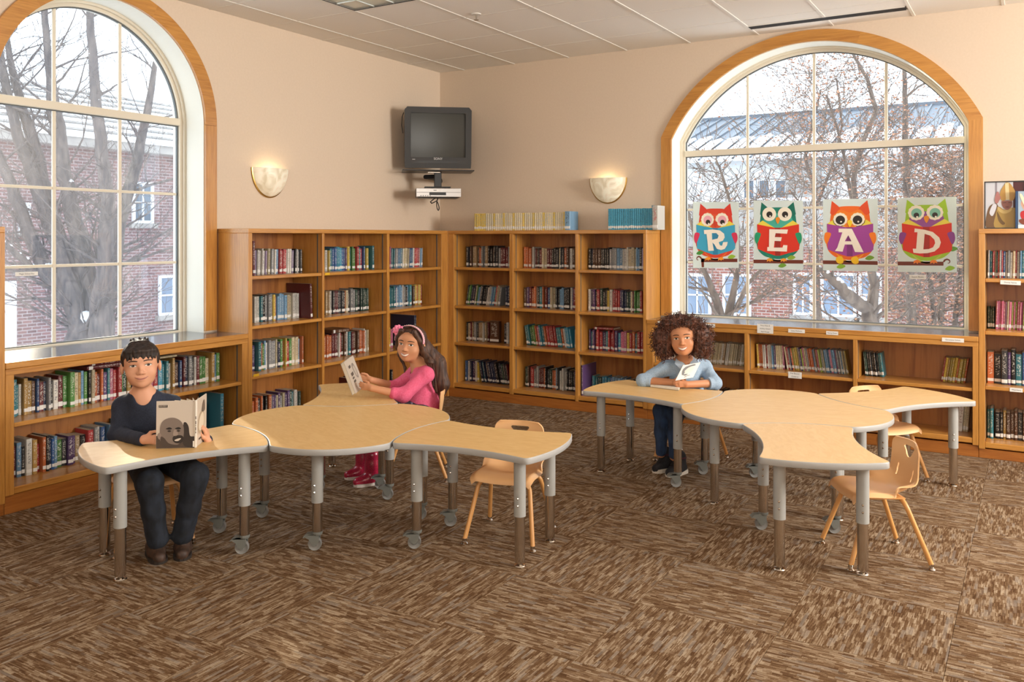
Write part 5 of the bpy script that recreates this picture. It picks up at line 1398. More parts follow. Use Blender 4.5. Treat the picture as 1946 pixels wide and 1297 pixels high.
def nets(S, lo, h, name, mat):
    """naive surface nets"""
    neg = S < 0; c = [slice(None, -1), slice(1, None)]
    cnt = sum(neg[c[i], c[j], c[k]].astype(np.int8) for i in (0, 1) for j in (0, 1) for k in (0, 1))
    cells = np.argwhere((cnt > 0) & (cnt < 8)); idm = np.full(np.array(S.shape) - 1, -1, np.int64); idm[tuple(cells.T)] = np.arange(len(cells))
    acc = np.zeros((len(cells), 3)); num = np.zeros(len(cells)); I, Jn, K = cells.T
    off = [(i, j, k) for i in (0, 1) for j in (0, 1) for k in (0, 1)]
    val = {o: S[I + o[0], Jn + o[1], K + o[2]].astype(float) for o in off}
    for a in off:
        for ax in range(3):
            if a[ax]: continue
            b = list(a); b[ax] = 1; b = tuple(b); va, vb = val[a], val[b]; m = (va < 0) != (vb < 0); t = np.zeros(len(va)); t[m] = va[m] / (va[m] - vb[m])
            p = np.tile(np.array(a, float), (len(va), 1)); p[:, ax] = t; acc[m] += p[m]; num[m] += 1
    V = lo + (cells + acc / num[:, None]) * h; F = []
    for ax in range(3):
        u, w = (ax + 1) % 3, (ax + 2) % 3
        s0 = [slice(None)] * 3; s1 = [slice(None)] * 3; s0[ax] = slice(None, -1); s1[ax] = slice(1, None)
        E = np.argwhere(neg[tuple(s0)] != neg[tuple(s1)]); E = E[(E[:, u] > 0) & (E[:, w] > 0) & (E[:, u] < S.shape[u] - 1) & (E[:, w] < S.shape[w] - 1)]
        if not len(E): continue
        def cid(du, dw): q = E.copy(); q[:, u] -= du; q[:, w] -= dw; return idm[tuple(q.T)]
        Q = np.stack([cid(1, 1), cid(0, 1), cid(0, 0), cid(1, 0)], 1); flip = ~neg[tuple(E.T)]; Q[flip] = Q[flip][:, ::-1]; F.append(Q[(Q >= 0).all(1)])
    F = np.concatenate(F)
    me = bpy.data.meshes.new(name); me.vertices.add(len(V)); me.vertices.foreach_set('co', V.astype(np.float32).ravel())
    me.loops.add(F.size); me.loops.foreach_set('vertex_index', F.astype(np.int32).ravel()); me.polygons.add(len(F)); me.polygons.foreach_set('loop_start', np.arange(0, F.size, 4, dtype=np.int32)); me.polygons.foreach_set('loop_total', np.full(len(F), 4, np.int32))
    me.polygons.foreach_set('use_smooth', np.ones(len(F), bool)); me.materials.append(mat); me.update(calc_edges=True); me.validate()
    return me
def vnoise(P, f, seed=0):
    """cheap smooth noise from sines"""
    q = P * f + seed
    return (np.sin(q[:, 0] * 1.0 + 1.7 * np.sin(q[:, 1] * .7 + seed)) + np.sin(q[:, 1] * 1.1 + 1.3 * np.sin(q[:, 2] * .9)) + np.sin(q[:, 2] * .9 + 1.9 * np.sin(q[:, 0] * .8 + 2))) / 3
def skin_mat(name, c):
    m, nt, b = newmat(name); b.inputs['Base Color'].default_value = (*c, 1); b.inputs['Roughness'].default_value = .5; b.inputs['Subsurface Weight'].default_value = .12; b.inputs['Subsurface Radius'].default_value = (.012, .005, .003); b.inputs['Subsurface Scale'].default_value = 1.0; b.inputs['Specular IOR Level'].default_value = .35
    return m
def hair_mat(name, c1, c2, scale=90):
    return noisy(name, c1, c2, scale, .58, 4, stretch=(1, 1, .12), bump=.9, dist=.4)

class Head:
    """head frame: x = right of the face's own viewer side kept simple (screen right), y = forward out of the face, z = up"""
    def __init__(s, c, fwd, roll=0.0, sc=1.0):
        s.c = Vector(c); y = Vector(fwd).normalized(); x = Vector((0, 0, 1)).cross(y).normalized() * -1; z = x.cross(y)
        x = y.cross(z); z = x.cross(y); Rr = Matrix.Rotation(roll, 3, y); s.x, s.y, s.z, s.s = (Rr @ x).normalized(), y, (Rr @ z).normalized(), sc
        if s.z.z < 0: s.z = -s.z; s.x = -s.x
        s.R = np.array([s.x, s.y, s.z]).T
    SX = 1.13
    def w(s, p): return s.c + (s.x * p[0] * s.SX + s.y * p[1] + s.z * p[2]) * s.s
    def build(s, S):
        k = s.s
        E = lambda c, r, kk=.02, op=1: S.ell(s.w(c), np.array(r) * np.array((s.SX, 1, 1)) * k, s.R, kk * k, op)
        E((0, -.012, .028), (.073, .088, .078)); E((0, .020, -.030), (.060, .064, .072), .03); E((0, .028, -.064), (.042, .048, .037), .03); E((0, .064, -.086), (.016, .014, .014), .022)
        for q in (-1, 1): E((q * .034, .052, -.032), (.024, .022, .024), .02)
        E((0, .045, .035), (.056, .042, .046), .03)
        for q in (-1, 1): E((q * .031, .101, .004), (.020, .018, .012), .014, -1)
        S.cap(s.w((0, .083, .004)), s.w((0, .096, -.026)), .006 * k, .0088 * k, .012 * k); E((0, .0975, -.027), (.0100, .0100, .0090), .008)
        for q in (-1, 1): E((q * .0115, .089, -.031), (.0075, .008, .0065), .006)
        E((0, .083, -.055), (.021, .0075, .005), .007); E((0, .0815, -.0645), (.017, .0085, .0062), .007)
        for q in (-1, 1): E((q * .076, -.008, -.012), (.008, .018, .027), .006)
        return S
    def surf(s, S, x, z):
        t = np.linspace(.14, .0, 141); P = np.array([s.w((x, y, z)) for y in t]); d = S.eval(P); i = np.argmax(d < 0)
        if i == 0: return .07
        return t[i - 1] + (t[i] - t[i - 1]) * d[i - 1] / (d[i - 1] - d[i])
    def patch(s, S, name, outline, off, mat, parent, org, inner=None):
        n = len(outline); cx = sum(p[0] for p in outline) / n; cz = sum(p[1] for p in outline) / n; V = []; F = []
        for f in (1.0, .6, .25):
            for x, z in outline:
                xx, zz = cx + (x - cx) * f, cz + (z - cz) * f; V.append(s.w((xx, s.surf(S, xx, zz) + off, zz)) - Vector(org))
        V.append(s.w((cx, s.surf(S, cx, cz) + off, cz)) - Vector(org))
        for r in (0, 1):
            for i in range(n): j = (i + 1) % n; F.append((r * n + i, r * n + j, (r + 1) * n + j, (r + 1) * n + i))
        F += [(2 * n + i, 2 * n + (i + 1) % n, 3 * n) for i in range(n)]
        return MB().add(V, F).build(name, mat, parent, smooth=True, angle=180)
    def strip(s, S, name, pts, w, off, mat, parent, org):
        """thin ribbon along (x, z) points with half widths w"""
        V = []; F = []; n = len(pts)
        for i, (x, z) in enumerate(pts):
            a, b = pts[max(i - 1, 0)], pts[min(i + 1, n - 1)]; t = Vector((b[0] - a[0], b[1] - a[1])).normalized(); ww = w[i] if hasattr(w, '__len__') else w
            for q in (-1, 1):
                xx, zz = x - t.y * ww * q, z + t.x * ww * q; V.append(s.w((xx, s.surf(S, xx, zz) + off, zz)) - Vector(org))
        for i in range(n - 1): F.append((2 * i, 2 * i + 1, 2 * i + 3, 2 * i + 2))
        return MB().add(V, F).build(name, mat, parent, smooth=True, angle=180)
    def face(s, S, parent, org, iris, brow, lip, smile, squint=1.0, lashes=True):
        EL = lambda cx, cz, a, b, n=18: [(cx + a * math.cos(t), cz + b * math.sin(t) * (1 if math.sin(t) > 0 else .75)) for t in [2 * math.pi * i / n for i in range(n)]]
        for q in (-1, 1):
            cx, cz = q * .0305, .0045
            e = s.patch(S, 'eye', EL(cx, cz, .0140, .0074 * squint), .0007, M['eyewhite'], parent, org)
            s.patch(S, 'iris', EL(cx, cz + .0004, .0062, min(.0068, .0074 * squint)), .0013, iris, e, org) if False else s.patch(S, 'iris', EL(cx, cz + .0004, .0062, min(.0068, .0074 * squint)), .0013, iris, parent, org)
            s.patch(S, 'pupil', EL(cx, cz + .0004, .003, .003, 10), .0017, M['ink'], parent, org)
            s.patch(S, 'glint', EL(cx + .002, cz + .0022, .0011, .0011, 8), .0021, M['eyewhite'], parent, org)
            up = [(cx + .0145 * math.cos(t), cz + .0080 * squint * math.sin(t)) for t in [math.pi * i / 10 for i in range(11)]]
            s.strip(S, 'lash_line', up, [.0006 + .0008 * math.sin(math.pi * i / 10) for i in range(11)], .0016, M['ink'], parent, org)
            bw = [(q * (.012 + .036 * i / 8), .0235 + .006 * math.sin(math.pi * (.15 + .75 * i / 8))) for i in range(9)]
            s.strip(S, 'eyebrow', bw, [.0012 + .0016 * math.sin(math.pi * (.15 + .8 * i / 8)) for i in range(9)], .0012, brow, parent, org)
            s.patch(S, 'nostril', EL(q * .006, -.0365, .003, .0014, 8), .0006, M['nostril'], parent, org)
        W, C = .028, -.0595
        cur = lambda x: C + .0105 * (x / W) ** 2
        if smile == 'closed':
            up = [(-W + 2 * W * i / 12, cur(-W + 2 * W * i / 12)) for i in range(13)]
            s.patch(S, 'lips', [(x, cur(x) + .0042 * (1 - (x / W) ** 2)) for x, _ in up] + [(x, cur(x) - .0052 * (1 - (x / W) ** 2)) for x, _ in up[::-1]], .0006, lip, parent, org)
            s.strip(S, 'mouth_line', up, [.0004 + .0008 * (1 - abs(i - 6) / 6) for i in range(13)], .0012, M['nostril'], parent, org)
        else:
            W = .028; up = [-W + 2 * W * i / 12 for i in range(13)]
            s.patch(S, 'lips', [(x, cur(x) + .0050 * (1 - (x / W) ** 2) + .001) for x in up] + [(x, cur(x) - .0135 * max(0, 1 - (x / W) ** 2) ** .8) for x in up[::-1]], .0006, lip, parent, org)
            W2 = .024; u2 = [-W2 + 2 * W2 * i / 12 for i in range(13)]
            s.patch(S, 'teeth', [(x, cur(x) + .0012) for x in u2] + [(x, cur(x) - .0075 * max(0, 1 - (x / W2) ** 2) ** .7) for x in u2[::-1]], .0014, M['teeth'], parent, org)
        for q in (-1, 1): pass
def hand(S, W, d, n, L, sc=1.0, curl=35, spread=.10, thumb=1, knuck=None):
    """W wrist; d toward fingers; n out of the palm; L lateral axis pointing to the index/thumb side; curl per joint in degrees"""
    W, d, n, L = Vector(W), Vector(d).normalized(), Vector(n).normalized(), Vector(L).normalized()
    pl = .062 * sc
    for i, o in enumerate((.020, .007, -.007, -.019)):
        S.cap(W + L * o * .6 * sc, W + d * pl * (1 - .05 * abs(i - 1)) + L * o * sc, .0125 * sc, .0098 * sc, .010)
    lens = (.062, .070, .065, .050)
    for i, o in enumerate((.0245, .0085, -.0085, -.0235)):
        p = W + d * pl * (1 - .05 * abs(i - 1)) + L * o * sc; dd = (d + L * o * spread / .02).normalized(); r = (.0088, .009, .0086, .0076)[i] * sc; a = math.radians(curl * .45)
        for k, f in enumerate((.44, .32, .26)):
            ax = dd.cross(n).normalized(); dd = (Matrix.Rotation(a, 3, ax) @ dd).normalized(); q = p + dd * lens[i] * f * sc; S.cap(p, q, r, r * .92, .0035); p = q; r *= .92; a = math.radians(curl)
    p = W + d * .016 * sc + L * .018 * sc; q = p + (d * .55 + L * .75 + n * .35).normalized() * .032 * sc; S.cap(p, q, .0125 * sc, .0105 * sc, .010)
    e = q + (d * .85 + L * .15 + n * (.35 * thumb)).normalized() * .026 * sc; S.cap(q, e, .0102 * sc, .0092 * sc, .004); S.cap(e, e + (d * .95 - L * .05 + n * (.2 * thumb)).normalized() * .020 * sc, .0092 * sc, .0075 * sc, .003)
UP = Vector((0, 0, 1)); FW, RT = _f.copy(), _r.copy()      # away from the camera, screen right
M['eyewhite'] = plain('eye_white', (.80, .78, .74), .25); M['teeth'] = plain('teeth', (.82, .79, .72), .3); M['nostril'] = plain('mouth_dark', (.12, .035, .028), .6)
M['iris_b'] = plain('iris_brown', (.035, .016, .008), .2)
def shoe(S, heel, toe, w=.036, hgt=.05, ankle=None):
    heel, toe = Vector(heel), Vector(toe); d = (toe - heel).normalized()
    S.chain([heel + UP * .034, heel.lerp(toe, .45) + UP * .036, toe + UP * .028 - d * .02], [w * .82, w * .98, w * .72], .02)
    if ankle is not None: S.cap(heel.lerp(toe, .12) + UP * .05, Vector(ankle), w * .88, w * .92, .025)
    lo = min(heel.z, toe.z)
    S.fn(lambda P: P[:, 2] - (lo + .003), heel - Vector((.5, .5, .5)), toe + Vector((.5, .5, .5)), .002, -1)
def sole(heel, toe, w, mat, parent, org, th=.022):
    heel, toe = Vector(heel), Vector(toe); d = (toe - heel).normalized(); l = Vector((-d.y, d.x, 0)); L = (toe - heel).length
    pr = [(-.028, .6), (-.018, .86), (.0, .95), (L * .35, .98), (L * .62, 1.08), (L * .82, .98), (L * .95, .66), (L + .004, .25)]
    ol = [heel + d * a + l * w * b for a, b in pr] + [heel + d * a - l * w * b for a, b in pr[::-1]]
    V = [p + UP * z - Vector(org) for z in (0.001, th) for p in ol]; n = len(ol)
    MB().add(V, [tuple(range(n))[::-1], tuple(range(n, 2 * n))] + [(i, (i + 1) % n, n + (i + 1) % n, n + i) for i in range(n)]).build('shoe_sole', mat, parent)
def laces(heel, toe, mat, parent, org, z=.068, n=4, w=.017):
    heel, toe = Vector(heel), Vector(toe); d = (toe - heel).normalized(); l = Vector((-d.y, d.x, 0)); mb = MB()
    for i in range(n):
        p = heel.lerp(toe, .34 + .11 * i) + UP * (z - .006 * i); q = heel.lerp(toe, .34 + .11 * i + .06) + UP * (z - .006 * i - .002)
        mb.tube([p + l * w - Vector(org), p.lerp(q, .5) + UP * .004 - Vector(org), q - l * w - Vector(org)], .0026, 6)
    mb.build('laces', mat, parent, smooth=True)
def fabric_wrinkle(amp, f, seed): return lambda P: amp * vnoise(P, f, seed) + amp * .5 * vnoise(P, f * 2.3, seed + 4)

# ---------------------------------------------------------------- the boy
def boy():
    base = Vector((1.36, -4.50, 0)); skin = skin_mat('skin_light', lin('d9a283')); S = Sdf()
    Hc = J(267.5, 694, 4.56); H = Head(Hc, (CAM - Hc) * Vector((1, 1, .25)) - RT * .0, roll=math.radians(3), sc=1.07)
    H.build(S)
    nb = J(271, 757, 4.62); chest = J(276, 800, 4.62); belly = J(279, 850, 4.66); pel = Vector((1.325, -4.485, .448))
    SL, SR = J(236, 774, 4.62), J(325, 771, 4.68)
    EL, WL = J(224, 826, 4.52), J(274, 836, 4.30); ER, WR = J(364, 818, 4.50), J(394, 838, 4.42)
    HL, HR = pel - RT * .062 - UP * .005, pel + RT * .062 - UP * .005
    KL, KR = J(284, 917, 4.22), J(371, 905, 4.27); AL, AR = J(299, 1026, 4.28), J(347, 1018, 4.33)
    S.cap(H.w((0, -.020, -.06)), nb, .041, .046, .03)
    S.chain([nb, chest, belly, pel], [.06, .088, .085, .095], .05); S.chain([SL, nb, SR], [.045, .05, .045], .04)
    for a, b, c in ((SL, EL, WL), (SR, ER, WR)): S.chain([a, b, c], [.040, .032, .023], .02)
    for a, b, c in ((HL, KL, AL), (HR, KR, AR)): S.chain([a, b, c], [.066, .048, .034], .03)
    hand(S, WL, RT * .98 - UP * .02 + FW * .03, FW, UP, .80, 18, .05, thumb=.8)
    hand(S, WR, UP * .75 + RT * .02 - FW * .25, -RT, -FW, .78, 30, .05)
    body = link('person', S.mesh('body', skin, .0042, base), None, base)
    tag(body, 'boy in navy shirt and jeans reading an open book at the table', 'person')
    HS = Sdf(); H.build(HS)
    H.face(HS, body, base, M['iris_b'], plain('brow_black', lin('2a1f1b'), .8), plain('lip_boy', lin('c07f70'), .45), 'closed', .78)
    # hair
    G = Sdf(); s = H.s
    G.ell(H.w((0, -.016, .036)), np.array((.079 * 1.13, .096, .086)) * s, H.R, .01)
    for i in range(26):
        x = -.060 + .120 * i / 25; e = .5 + .5 * math.sin(i * 2.7); z1 = .040 - .012 * e - .10 * x * x / .066
        y1 = .088 - 4.6 * x * x
        G.cap(H.w((x * .55, .03, .108)), H.w((x, y1 - .006, .075)), .010 * s, .008 * s, .010); G.cap(H.w((x, y1 - .006, .075)), H.w((x + .004 * math.sin(i * 4.1), y1 - .001, z1 + .006)), .008 * s, .0028 * s, .005)
    for q in (-1, 1): G.cap(H.w((q * .066, .020, .05)), H.w((q * .067, .016, .006)), .012 * s, .005 * s, .012)
    for i in range(7): G.cap(H.w((-.03 + .01 * i, -.03, .115)), H.w((-.035 + .012 * i, -.045 - .004 * (i % 3), .128 + .004 * (i % 2))), .009, .003, .008)
    def cut(P):
        q = (P - np.array(H.c)) @ H.R / s; y, z, x = q[:, 1], q[:, 2], q[:, 0]
        z0 = np.interp(y, [-.12, -.05, -.01, .02, .05, .12], [-.075, -.06, -.005, .0, .030, .030])
        return np.where(y < .06, (z - z0), .06) * s
    lo = np.array(H.c) - .2; hi = np.array(H.c) + .2
    G.fn(cut, lo, hi, .006, -1)
    link('hair', G.mesh('hair', hair_mat('hair_black', lin('17110f'), lin('33251f')), .0042, base, lambda P: .0018 * vnoise(P * np.array([1, 1, .35]), 240, 1)), body)
    # shirt
    T = Sdf(); T.chain([nb + UP * -.012, chest, belly, pel + UP * .035], [.068, .100, .098, .108], .05); T.chain([SL, nb - UP * .012, SR], [.054, .062, .054], .04)
    for a, b, c in ((SL, EL, WL), (SR, ER, WR)): T.chain([a, b, b.lerp(c, .93)], [.054, .043, .031], .03)
    T.cap(H.w((0, -.01, -.07)), nb + (CAM - nb).normalized() * .05 - UP * .008, .047, .040, .012, -1)
    link('shirt', T.mesh('shirt', noisy('navy_knit', lin('232a3a'), lin('2b3346'), 160, .9, 3, bump=.1), .005, base, fabric_wrinkle(.0028, 42, 3)), body)
    ncol = MB(); cc = H.w((0, -.012, -.098)); pts = [nb + RT * .056 * math.cos(t) - FW * .05 * math.sin(t) + UP * (.010 - .020 * max(0, math.sin(t))) for t in [2 * math.pi * i / 28 for i in range(29)]]
    ncol.tube([p - base for p in pts], .0065, 8).build('collar', plain('navy_rib', lin('1f2534'), .9), body, smooth=True)
    # jeans
    D = Sdf(); D.chain([pel + UP * .045, pel - UP * .002], [.100, .100], .03)
    for a, b, c in ((HL, KL, AL), (HR, KR, AR)): D.chain([a, b, b.lerp(c, .5), c + UP * .005], [.078, .062, .053, .052], .025); D.fn(lambda P, c=c: (c.z - .018) - P[:, 2], np.array(c) - .08, np.array(c) + .08, .003, -1) if False else None
    link('jeans', D.mesh('jeans', noisy('dark_denim', lin('14171d'), lin('232a36'), 30, .9, 5, stretch=(1, 1, .4)), .005, base, fabric_wrinkle(.0035, 36, 8)), body)
    for (hx, hy), (tx, ty), A in (((283, 1052), (306, 1075), AL), ((340, 1046), (346, 1069), AR)):
        toe = on_z(tx, ty, 0); toe.z = 0; d = (toe - Vector((A.x, A.y, 0))); heel = toe - d.normalized() * .185; toe = toe - d.normalized() * .01
        F_ = Sdf(); shoe(F_, heel, toe, .041, ankle=A + UP * .0)
        link('shoe', F_.mesh('shoe', noisy('brown_leather', lin('33241c'), lin('4e382b'), 40, .6, 3), .004, base), body)
        sole(heel, toe, .041, plain('dark_sole', lin('2a221d'), .8), body, base, .018); laces(heel, toe, plain('brown_lace', lin('5c4636'), .8), body, base, .080)
    return body, H
BOY, BOYH = boy()
# the boy's book, open and standing on the table
def open_book(label, s0, a0, b0, h, lean, spine_t, coverA, coverB, spine_c, name='open_book'):
    """s0 spine foot; a0, b0 free lower corners of the two covers"""
    root = thing(name, label, 'book', s0); up = (UP + Vector(lean)).normalized() * h
    def board(e, nm, mat):
        v = Vector(e) - Vector(s0); n = v.cross(up).normalized() * .0022
        P = [n, v + n, v + up + n, up + n, -n, v - n, v + up - n, up - n]
        return MB().add(P, [(0, 1, 2, 3), (7, 6, 5, 4), (0, 4, 5, 1), (1, 5, 6, 2), (2, 6, 7, 3), (3, 7, 4, 0)]).build(nm, mat, root), v, n
    A = board(a0, 'cover', coverA); B = board(b0, 'cover', coverB)
    return root, A, B, up
zt_ = TZ + .0008
s0, a0, b0 = on_z(371.5, 851, zt_), on_z(296.5, 853, zt_), on_z(391, 834, zt_)
hb = CAM.z - (762 - HORIZON) * to_px(s0)[2] / FPX - zt_
pale = plain('cover_pale', lin('cfc4b6'), .35)
bk, CA, CB, upv = open_book('open hardback with a face on its back cover, standing in the hands of the boy', s0, a0, b0, hb, (-.02, .03, 0), .02, pale, pale, None)
vA, vB = CA[1], CB[1]
MB().tube([Vector((0, 0, .0)) + (CAM - s0).normalized() * .002, upv + (CAM - s0).normalized() * .002], .006, 8).build('spine', plain('spine_white', lin('e6e1d6'), .35), bk, smooth=True)
fa = lambda x, y, l: tuple(vA * (1 - x / 1000) + upv * (1 - y / 1000) + (CAM - s0).normalized() * (.0026 + l))
PF = lambda nm, pts, hx, ly, fn=fa: flat_shape(nm, pts, hx, fn, ly, bk)
PF('print_bottom', [(0, 740), (150, 700), (400, 790), (1000, 760), (1000, 1000), (0, 1000)], '4a3d33', 1)
PF('portrait_hand', spline([(690, 480), (760, 470), (820, 560), (860, 750), (1000, 780), (1000, 990), (700, 950), (680, 700)]), '2e2622', 2)
PF('portrait_head', spline([(90, 760), (95, 560), (150, 440), (280, 370), (450, 360), (600, 420), (680, 520), (700, 650), (680, 800), (600, 900), (420, 960), (200, 930), (110, 850)]), '7d7067', 3)
PF('portrait_shade', spline([(110, 760), (200, 780), (330, 900), (560, 930), (640, 880), (560, 985), (300, 990), (140, 940)]), '463a33', 4)
PF('portrait_ear', spline([(30, 720), (80, 670), (130, 720), (110, 800), (60, 800)]), '8f8078', 4)
for x in (330, 560): PF('portrait_brow', spline([(x - 90, 590), (x, 560), (x + 70, 590), (x, 610)]), '1e1815', 5); PF('portrait_eye', spline([(x - 50, 640), (x, 620), (x + 50, 640), (x, 660)]), '2c2420', 5)
PF('portrait_nose', spline([(450, 620), (520, 620), (550, 720), (480, 750), (430, 720)]), '9a8b80', 5)
PF('portrait_beard', spline([(430, 760), (560, 730), (680, 760), (660, 880), (520, 900), (430, 850)]), '241d1a', 5)
PF('portrait_mouth', spline([(470, 830), (560, 800), (630, 800), (560, 850), (480, 850)]), 'cfc6bb', 6)
PF('barcode', [(60, 85), (280, 85), (280, 140), (60, 140)], '3a332e', 2)
for i in range(5): PF('barcode_gap', [(80 + 38 * i, 85), (94 + 38 * i, 85), (94 + 38 * i, 125), (80 + 38 * i, 125)], 'cfc4b6', 3)
PF('sticker', [(930, 860), (1000, 860), (1000, 985), (930, 985)], 'e8e6e0', 7)
nB = CB[2].normalized(); nB = nB if nB.dot(CAM - s0) > 0 else -nB
fb = lambda x, y, l: tuple(vB * (x / 1000) + upv * (1 - y / 1000) + nB * (.0026 + l))
for nm, pts, hx, ly in (('drawing', spline([(150, 600), (300, 350), (650, 300), (800, 500), (700, 750), (300, 760)]), 'b9a88f', 1), ('drawing_inner', spline([(220, 580), (340, 400), (620, 350), (720, 520), (620, 690), (330, 700)]), 'ddd2c0', 2), ('drawing_hair', spline([(500, 300), (620, 120), (760, 100), (820, 300), (700, 340)]), '6a6058', 3), ('title_bar', [(250, 850), (750, 850), (750, 890), (250, 890)], '4a443f', 2)): PF(nm, pts, hx, ly, fb)
pg = MB()
for i in range(7):
    f = .06 + .13 * i; v = (vA * (1 - f) + vB * f) * .93; pg.add([Vector((0, 0, .004)), v + Vector((0, 0, .004)), v + upv * .97, upv * .97], [(0, 1, 2, 3)])
pg.build('pages', plain('page_paper', lin('e9e2d2'), .8), bk)
tc_ = (CAM - s0).normalized()
for f0, f1 in ((.30, .34), (.36, .43), (.45, .47), (.49, .56), (.60, .66)):
    MB().add([upv * f + tc_ * .0086 + RT * e for f in (f0, f1) for e in (-.0022, .0022)], [(0, 1, 3, 2)]).build('spine_print', pmat('7a7068'), bk)

# ---------------------------------------------------------------- the girl in pink
def girl_pink():
    base = Vector((1.86, -2.80, 0)); skin = skin_mat('skin_tan', lin('c78f6b')); S = Sdf()
    Hc = J(781, 655, 5.78); f = (CAM - Hc); f.z *= .3; f = (f.normalized() - RT * .42).normalized()
    H = Head(Hc, f, roll=math.radians(-5), sc=1.04); H.build(S)
    nb = J(800, 701, 5.80); chest = J(803, 733, 5.82); belly = J(806, 765, 5.82); pel = Vector((1.875, -2.79, .448))
    S1, S2 = J(809, 713, 5.70), J(790, 709, 5.94)
    E1, W1 = J(767, 752, 5.60), J(706, 738, 5.56); E2, W2 = J(752, 736, 5.92), J(704, 722, 5.76)
    bw = Vector((-.807, -.591, 0)); la = Vector((-.591, .807, 0))
    H1, H2 = pel - la * .06, pel + la * .06; K1, K2 = pel + bw * .33 - la * .06 + UP * .0, pel + bw * .33 + la * .05
    A1, A2 = J(712, 897, 5.60), J(690, 884, 5.76)
    S.cap(H.w((0, -.02, -.06)), nb, .036, .042, .03)
    S.chain([nb, chest, belly, pel], [.055, .078, .076, .09], .05); S.chain([S1, nb, S2], [.040, .046, .040], .04)
    for a, b, c in ((S1, E1, W1), (S2, E2, W2)): S.chain([a, b, c], [.036, .030, .0215], .02)
    for a, b, c in ((H1, K1, A1), (H2, K2, A2)): S.chain([a, b, c], [.062, .046, .032], .03)
    hand(S, W1, -RT * .85 + UP * .15 + FW * .1, FW, UP, .76, 26, .05, .8)
    hand(S, W2, -RT * .85 + UP * .2 - FW * .1, -FW, UP, .76, 26, .05, .8)
    body = link('person', S.mesh('body', skin, .0042, base), None, base)
    tag(body, 'girl in pink top with long brown hair holding up a book', 'person')
    HS = Sdf(); H.build(HS); H.face(HS, body, base, M['iris_b'], plain('brow_brown', lin('33221a'), .8), plain('lip_pink', lin('b56a62'), .4), 'open', .95)
    G = Sdf(); s = H.s
    G.ell(H.w((0, -.018, .034)), np.array((.082 * 1.13, .100, .088)) * s, H.R, .01)
    for q in (-1, 1):
        G.cap(H.w((q * .040, .070, .088)), H.w((q * .070, .040, .03)), .016 * s, .014 * s, .015); G.cap(H.w((q * .070, .038, .03)), H.w((q * .078, .005, -.03)), .014 * s, .016 * s, .015)
    b0_, b1_, b2_, b3_ = H.w((-.03, -.085, -.02)), J(826, 690, 5.86), J(836, 730, 5.84), J(832, 762, 5.84)
    for dx, dd, r in ((0, 0, .050), (.028, -.02, .036), (-.02, .03, .036), (.012, .05, .03)):
        o_ = RT * dx + FW * dd; G.chain([b0_ + o_ * .5, b1_ + o_, b2_ + o_, b3_ + o_ * .7 - UP * dx * .3], [.055, r + .010, r, r * .28], .025)
    G.chain([H.w((-.076, -.01, -.03)), J(817, 690, 5.72), J(822, 718, 5.70), J(829, 745, 5.74)], [.026, .024, .020, .010], .02)
    G.chain([H.w((.072, -.012, -.03)), H.w((.066, -.004, -.075)), J(770, 700, 5.80), J(769, 708, 5.79)], [.018, .014, .009, .004], .012)
    def cut(P):
        q = (P - np.array(H.c)) @ H.R / s; y, z, x = q[:, 1], q[:, 2], np.abs(q[:, 0])
        zf = np.interp(x, [0, .03, .055, .066, .08], [.072, .066, .036, .0, -.10])
        return np.where(y > .012, np.maximum((z - zf), -.05) * s, .05)
    G.fn(cut, np.array(H.c) - .2, np.array(H.c) + .2, .006, -1)
    link('hair', G.mesh('hair', hair_mat('hair_brown', lin('2c1a13'), lin('5a3a27'), 70), .0042, base, lambda P: .0022 * vnoise(P * np.array([1, 1, .18]), 210, 1)), body)
    # headband and flower
    hb_ = MB(); pts = []
    for i in range(25):
        t = math.radians(-8 + 196 * i / 24); pts.append(H.w((.0885 * math.cos(t), .028 + .010 * math.sin(t), .030 + .096 * math.sin(t))))
    V = []; Fc = []
    for i, p in enumerate(pts):
        for q in (-1, 1): V.append(p + H.y * (.013 * s * q) - base)
        for q in (-1, 1): V.append(H.c.lerp(p, .97) + H.y * (.013 * s * q) - base)
    for i in range(24): a = 4 * i; Fc += [(a, a + 1, a + 5, a + 4), (a + 2, a + 6, a + 7, a + 3), (a, a + 4, a + 6, a + 2), (a + 1, a + 3, a + 7, a + 5)]
    band = hb_.add(V, Fc).build('headband', plain('band_pink', lin('e0a2b4'), .7), body)
    dots = MB()
    for i in range(1, 24):
        for q in (-.5, .5): dots.ball(pts[i].lerp(pts[i - 1], .5 if q > 0 else 0) + H.y * .011 * q * s - base, .0035, n=6)
    dots.build('white_dots', plain('dot_white', lin('f3ead9'), .7), band, smooth=True)
    fc = H.w((.066, .052, .086)); fl = Sdf(); nrm = (CAM - fc).normalized(); ux = RT; uy = UP
    for i in range(9):
        t = 2 * math.pi * i / 9; fl.cap(fc, fc + (ux * math.cos(t) + uy * math.sin(t)) * .028 + nrm * .004 * (i % 2), .007, .0105, .004)
    for i in range(5):
        t = 2 * math.pi * i / 5; fl.cap(fc + nrm * .008, fc + nrm * .012 + (ux * math.cos(t) + uy * math.sin(t)) * .014, .006, .008, .003)
    link('hair_flower', fl.mesh('hair_flower', noisy('flower_pink', lin('e0648f'), lin('f095b2'), 60, .7), .003, base), body)
    T = Sdf(); T.chain([nb - UP * .014, chest, belly, pel + UP * .03, pel - UP * .005], [.060, .080, .082, .100, .104], .05); T.chain([S1, nb - UP * .016, S2], [.049, .056, .049], .04)
    T.chain([S1, E1, E1.lerp(W1, .30)], [.049, .042, .038], .03); T.chain([S2, E2, E2.lerp(W2, .22)], [.049, .040, .036], .03)
    T.cap(H.w((0, 0, -.08)), nb + bw * .03 - UP * .012, .042, .046, .012, -1)
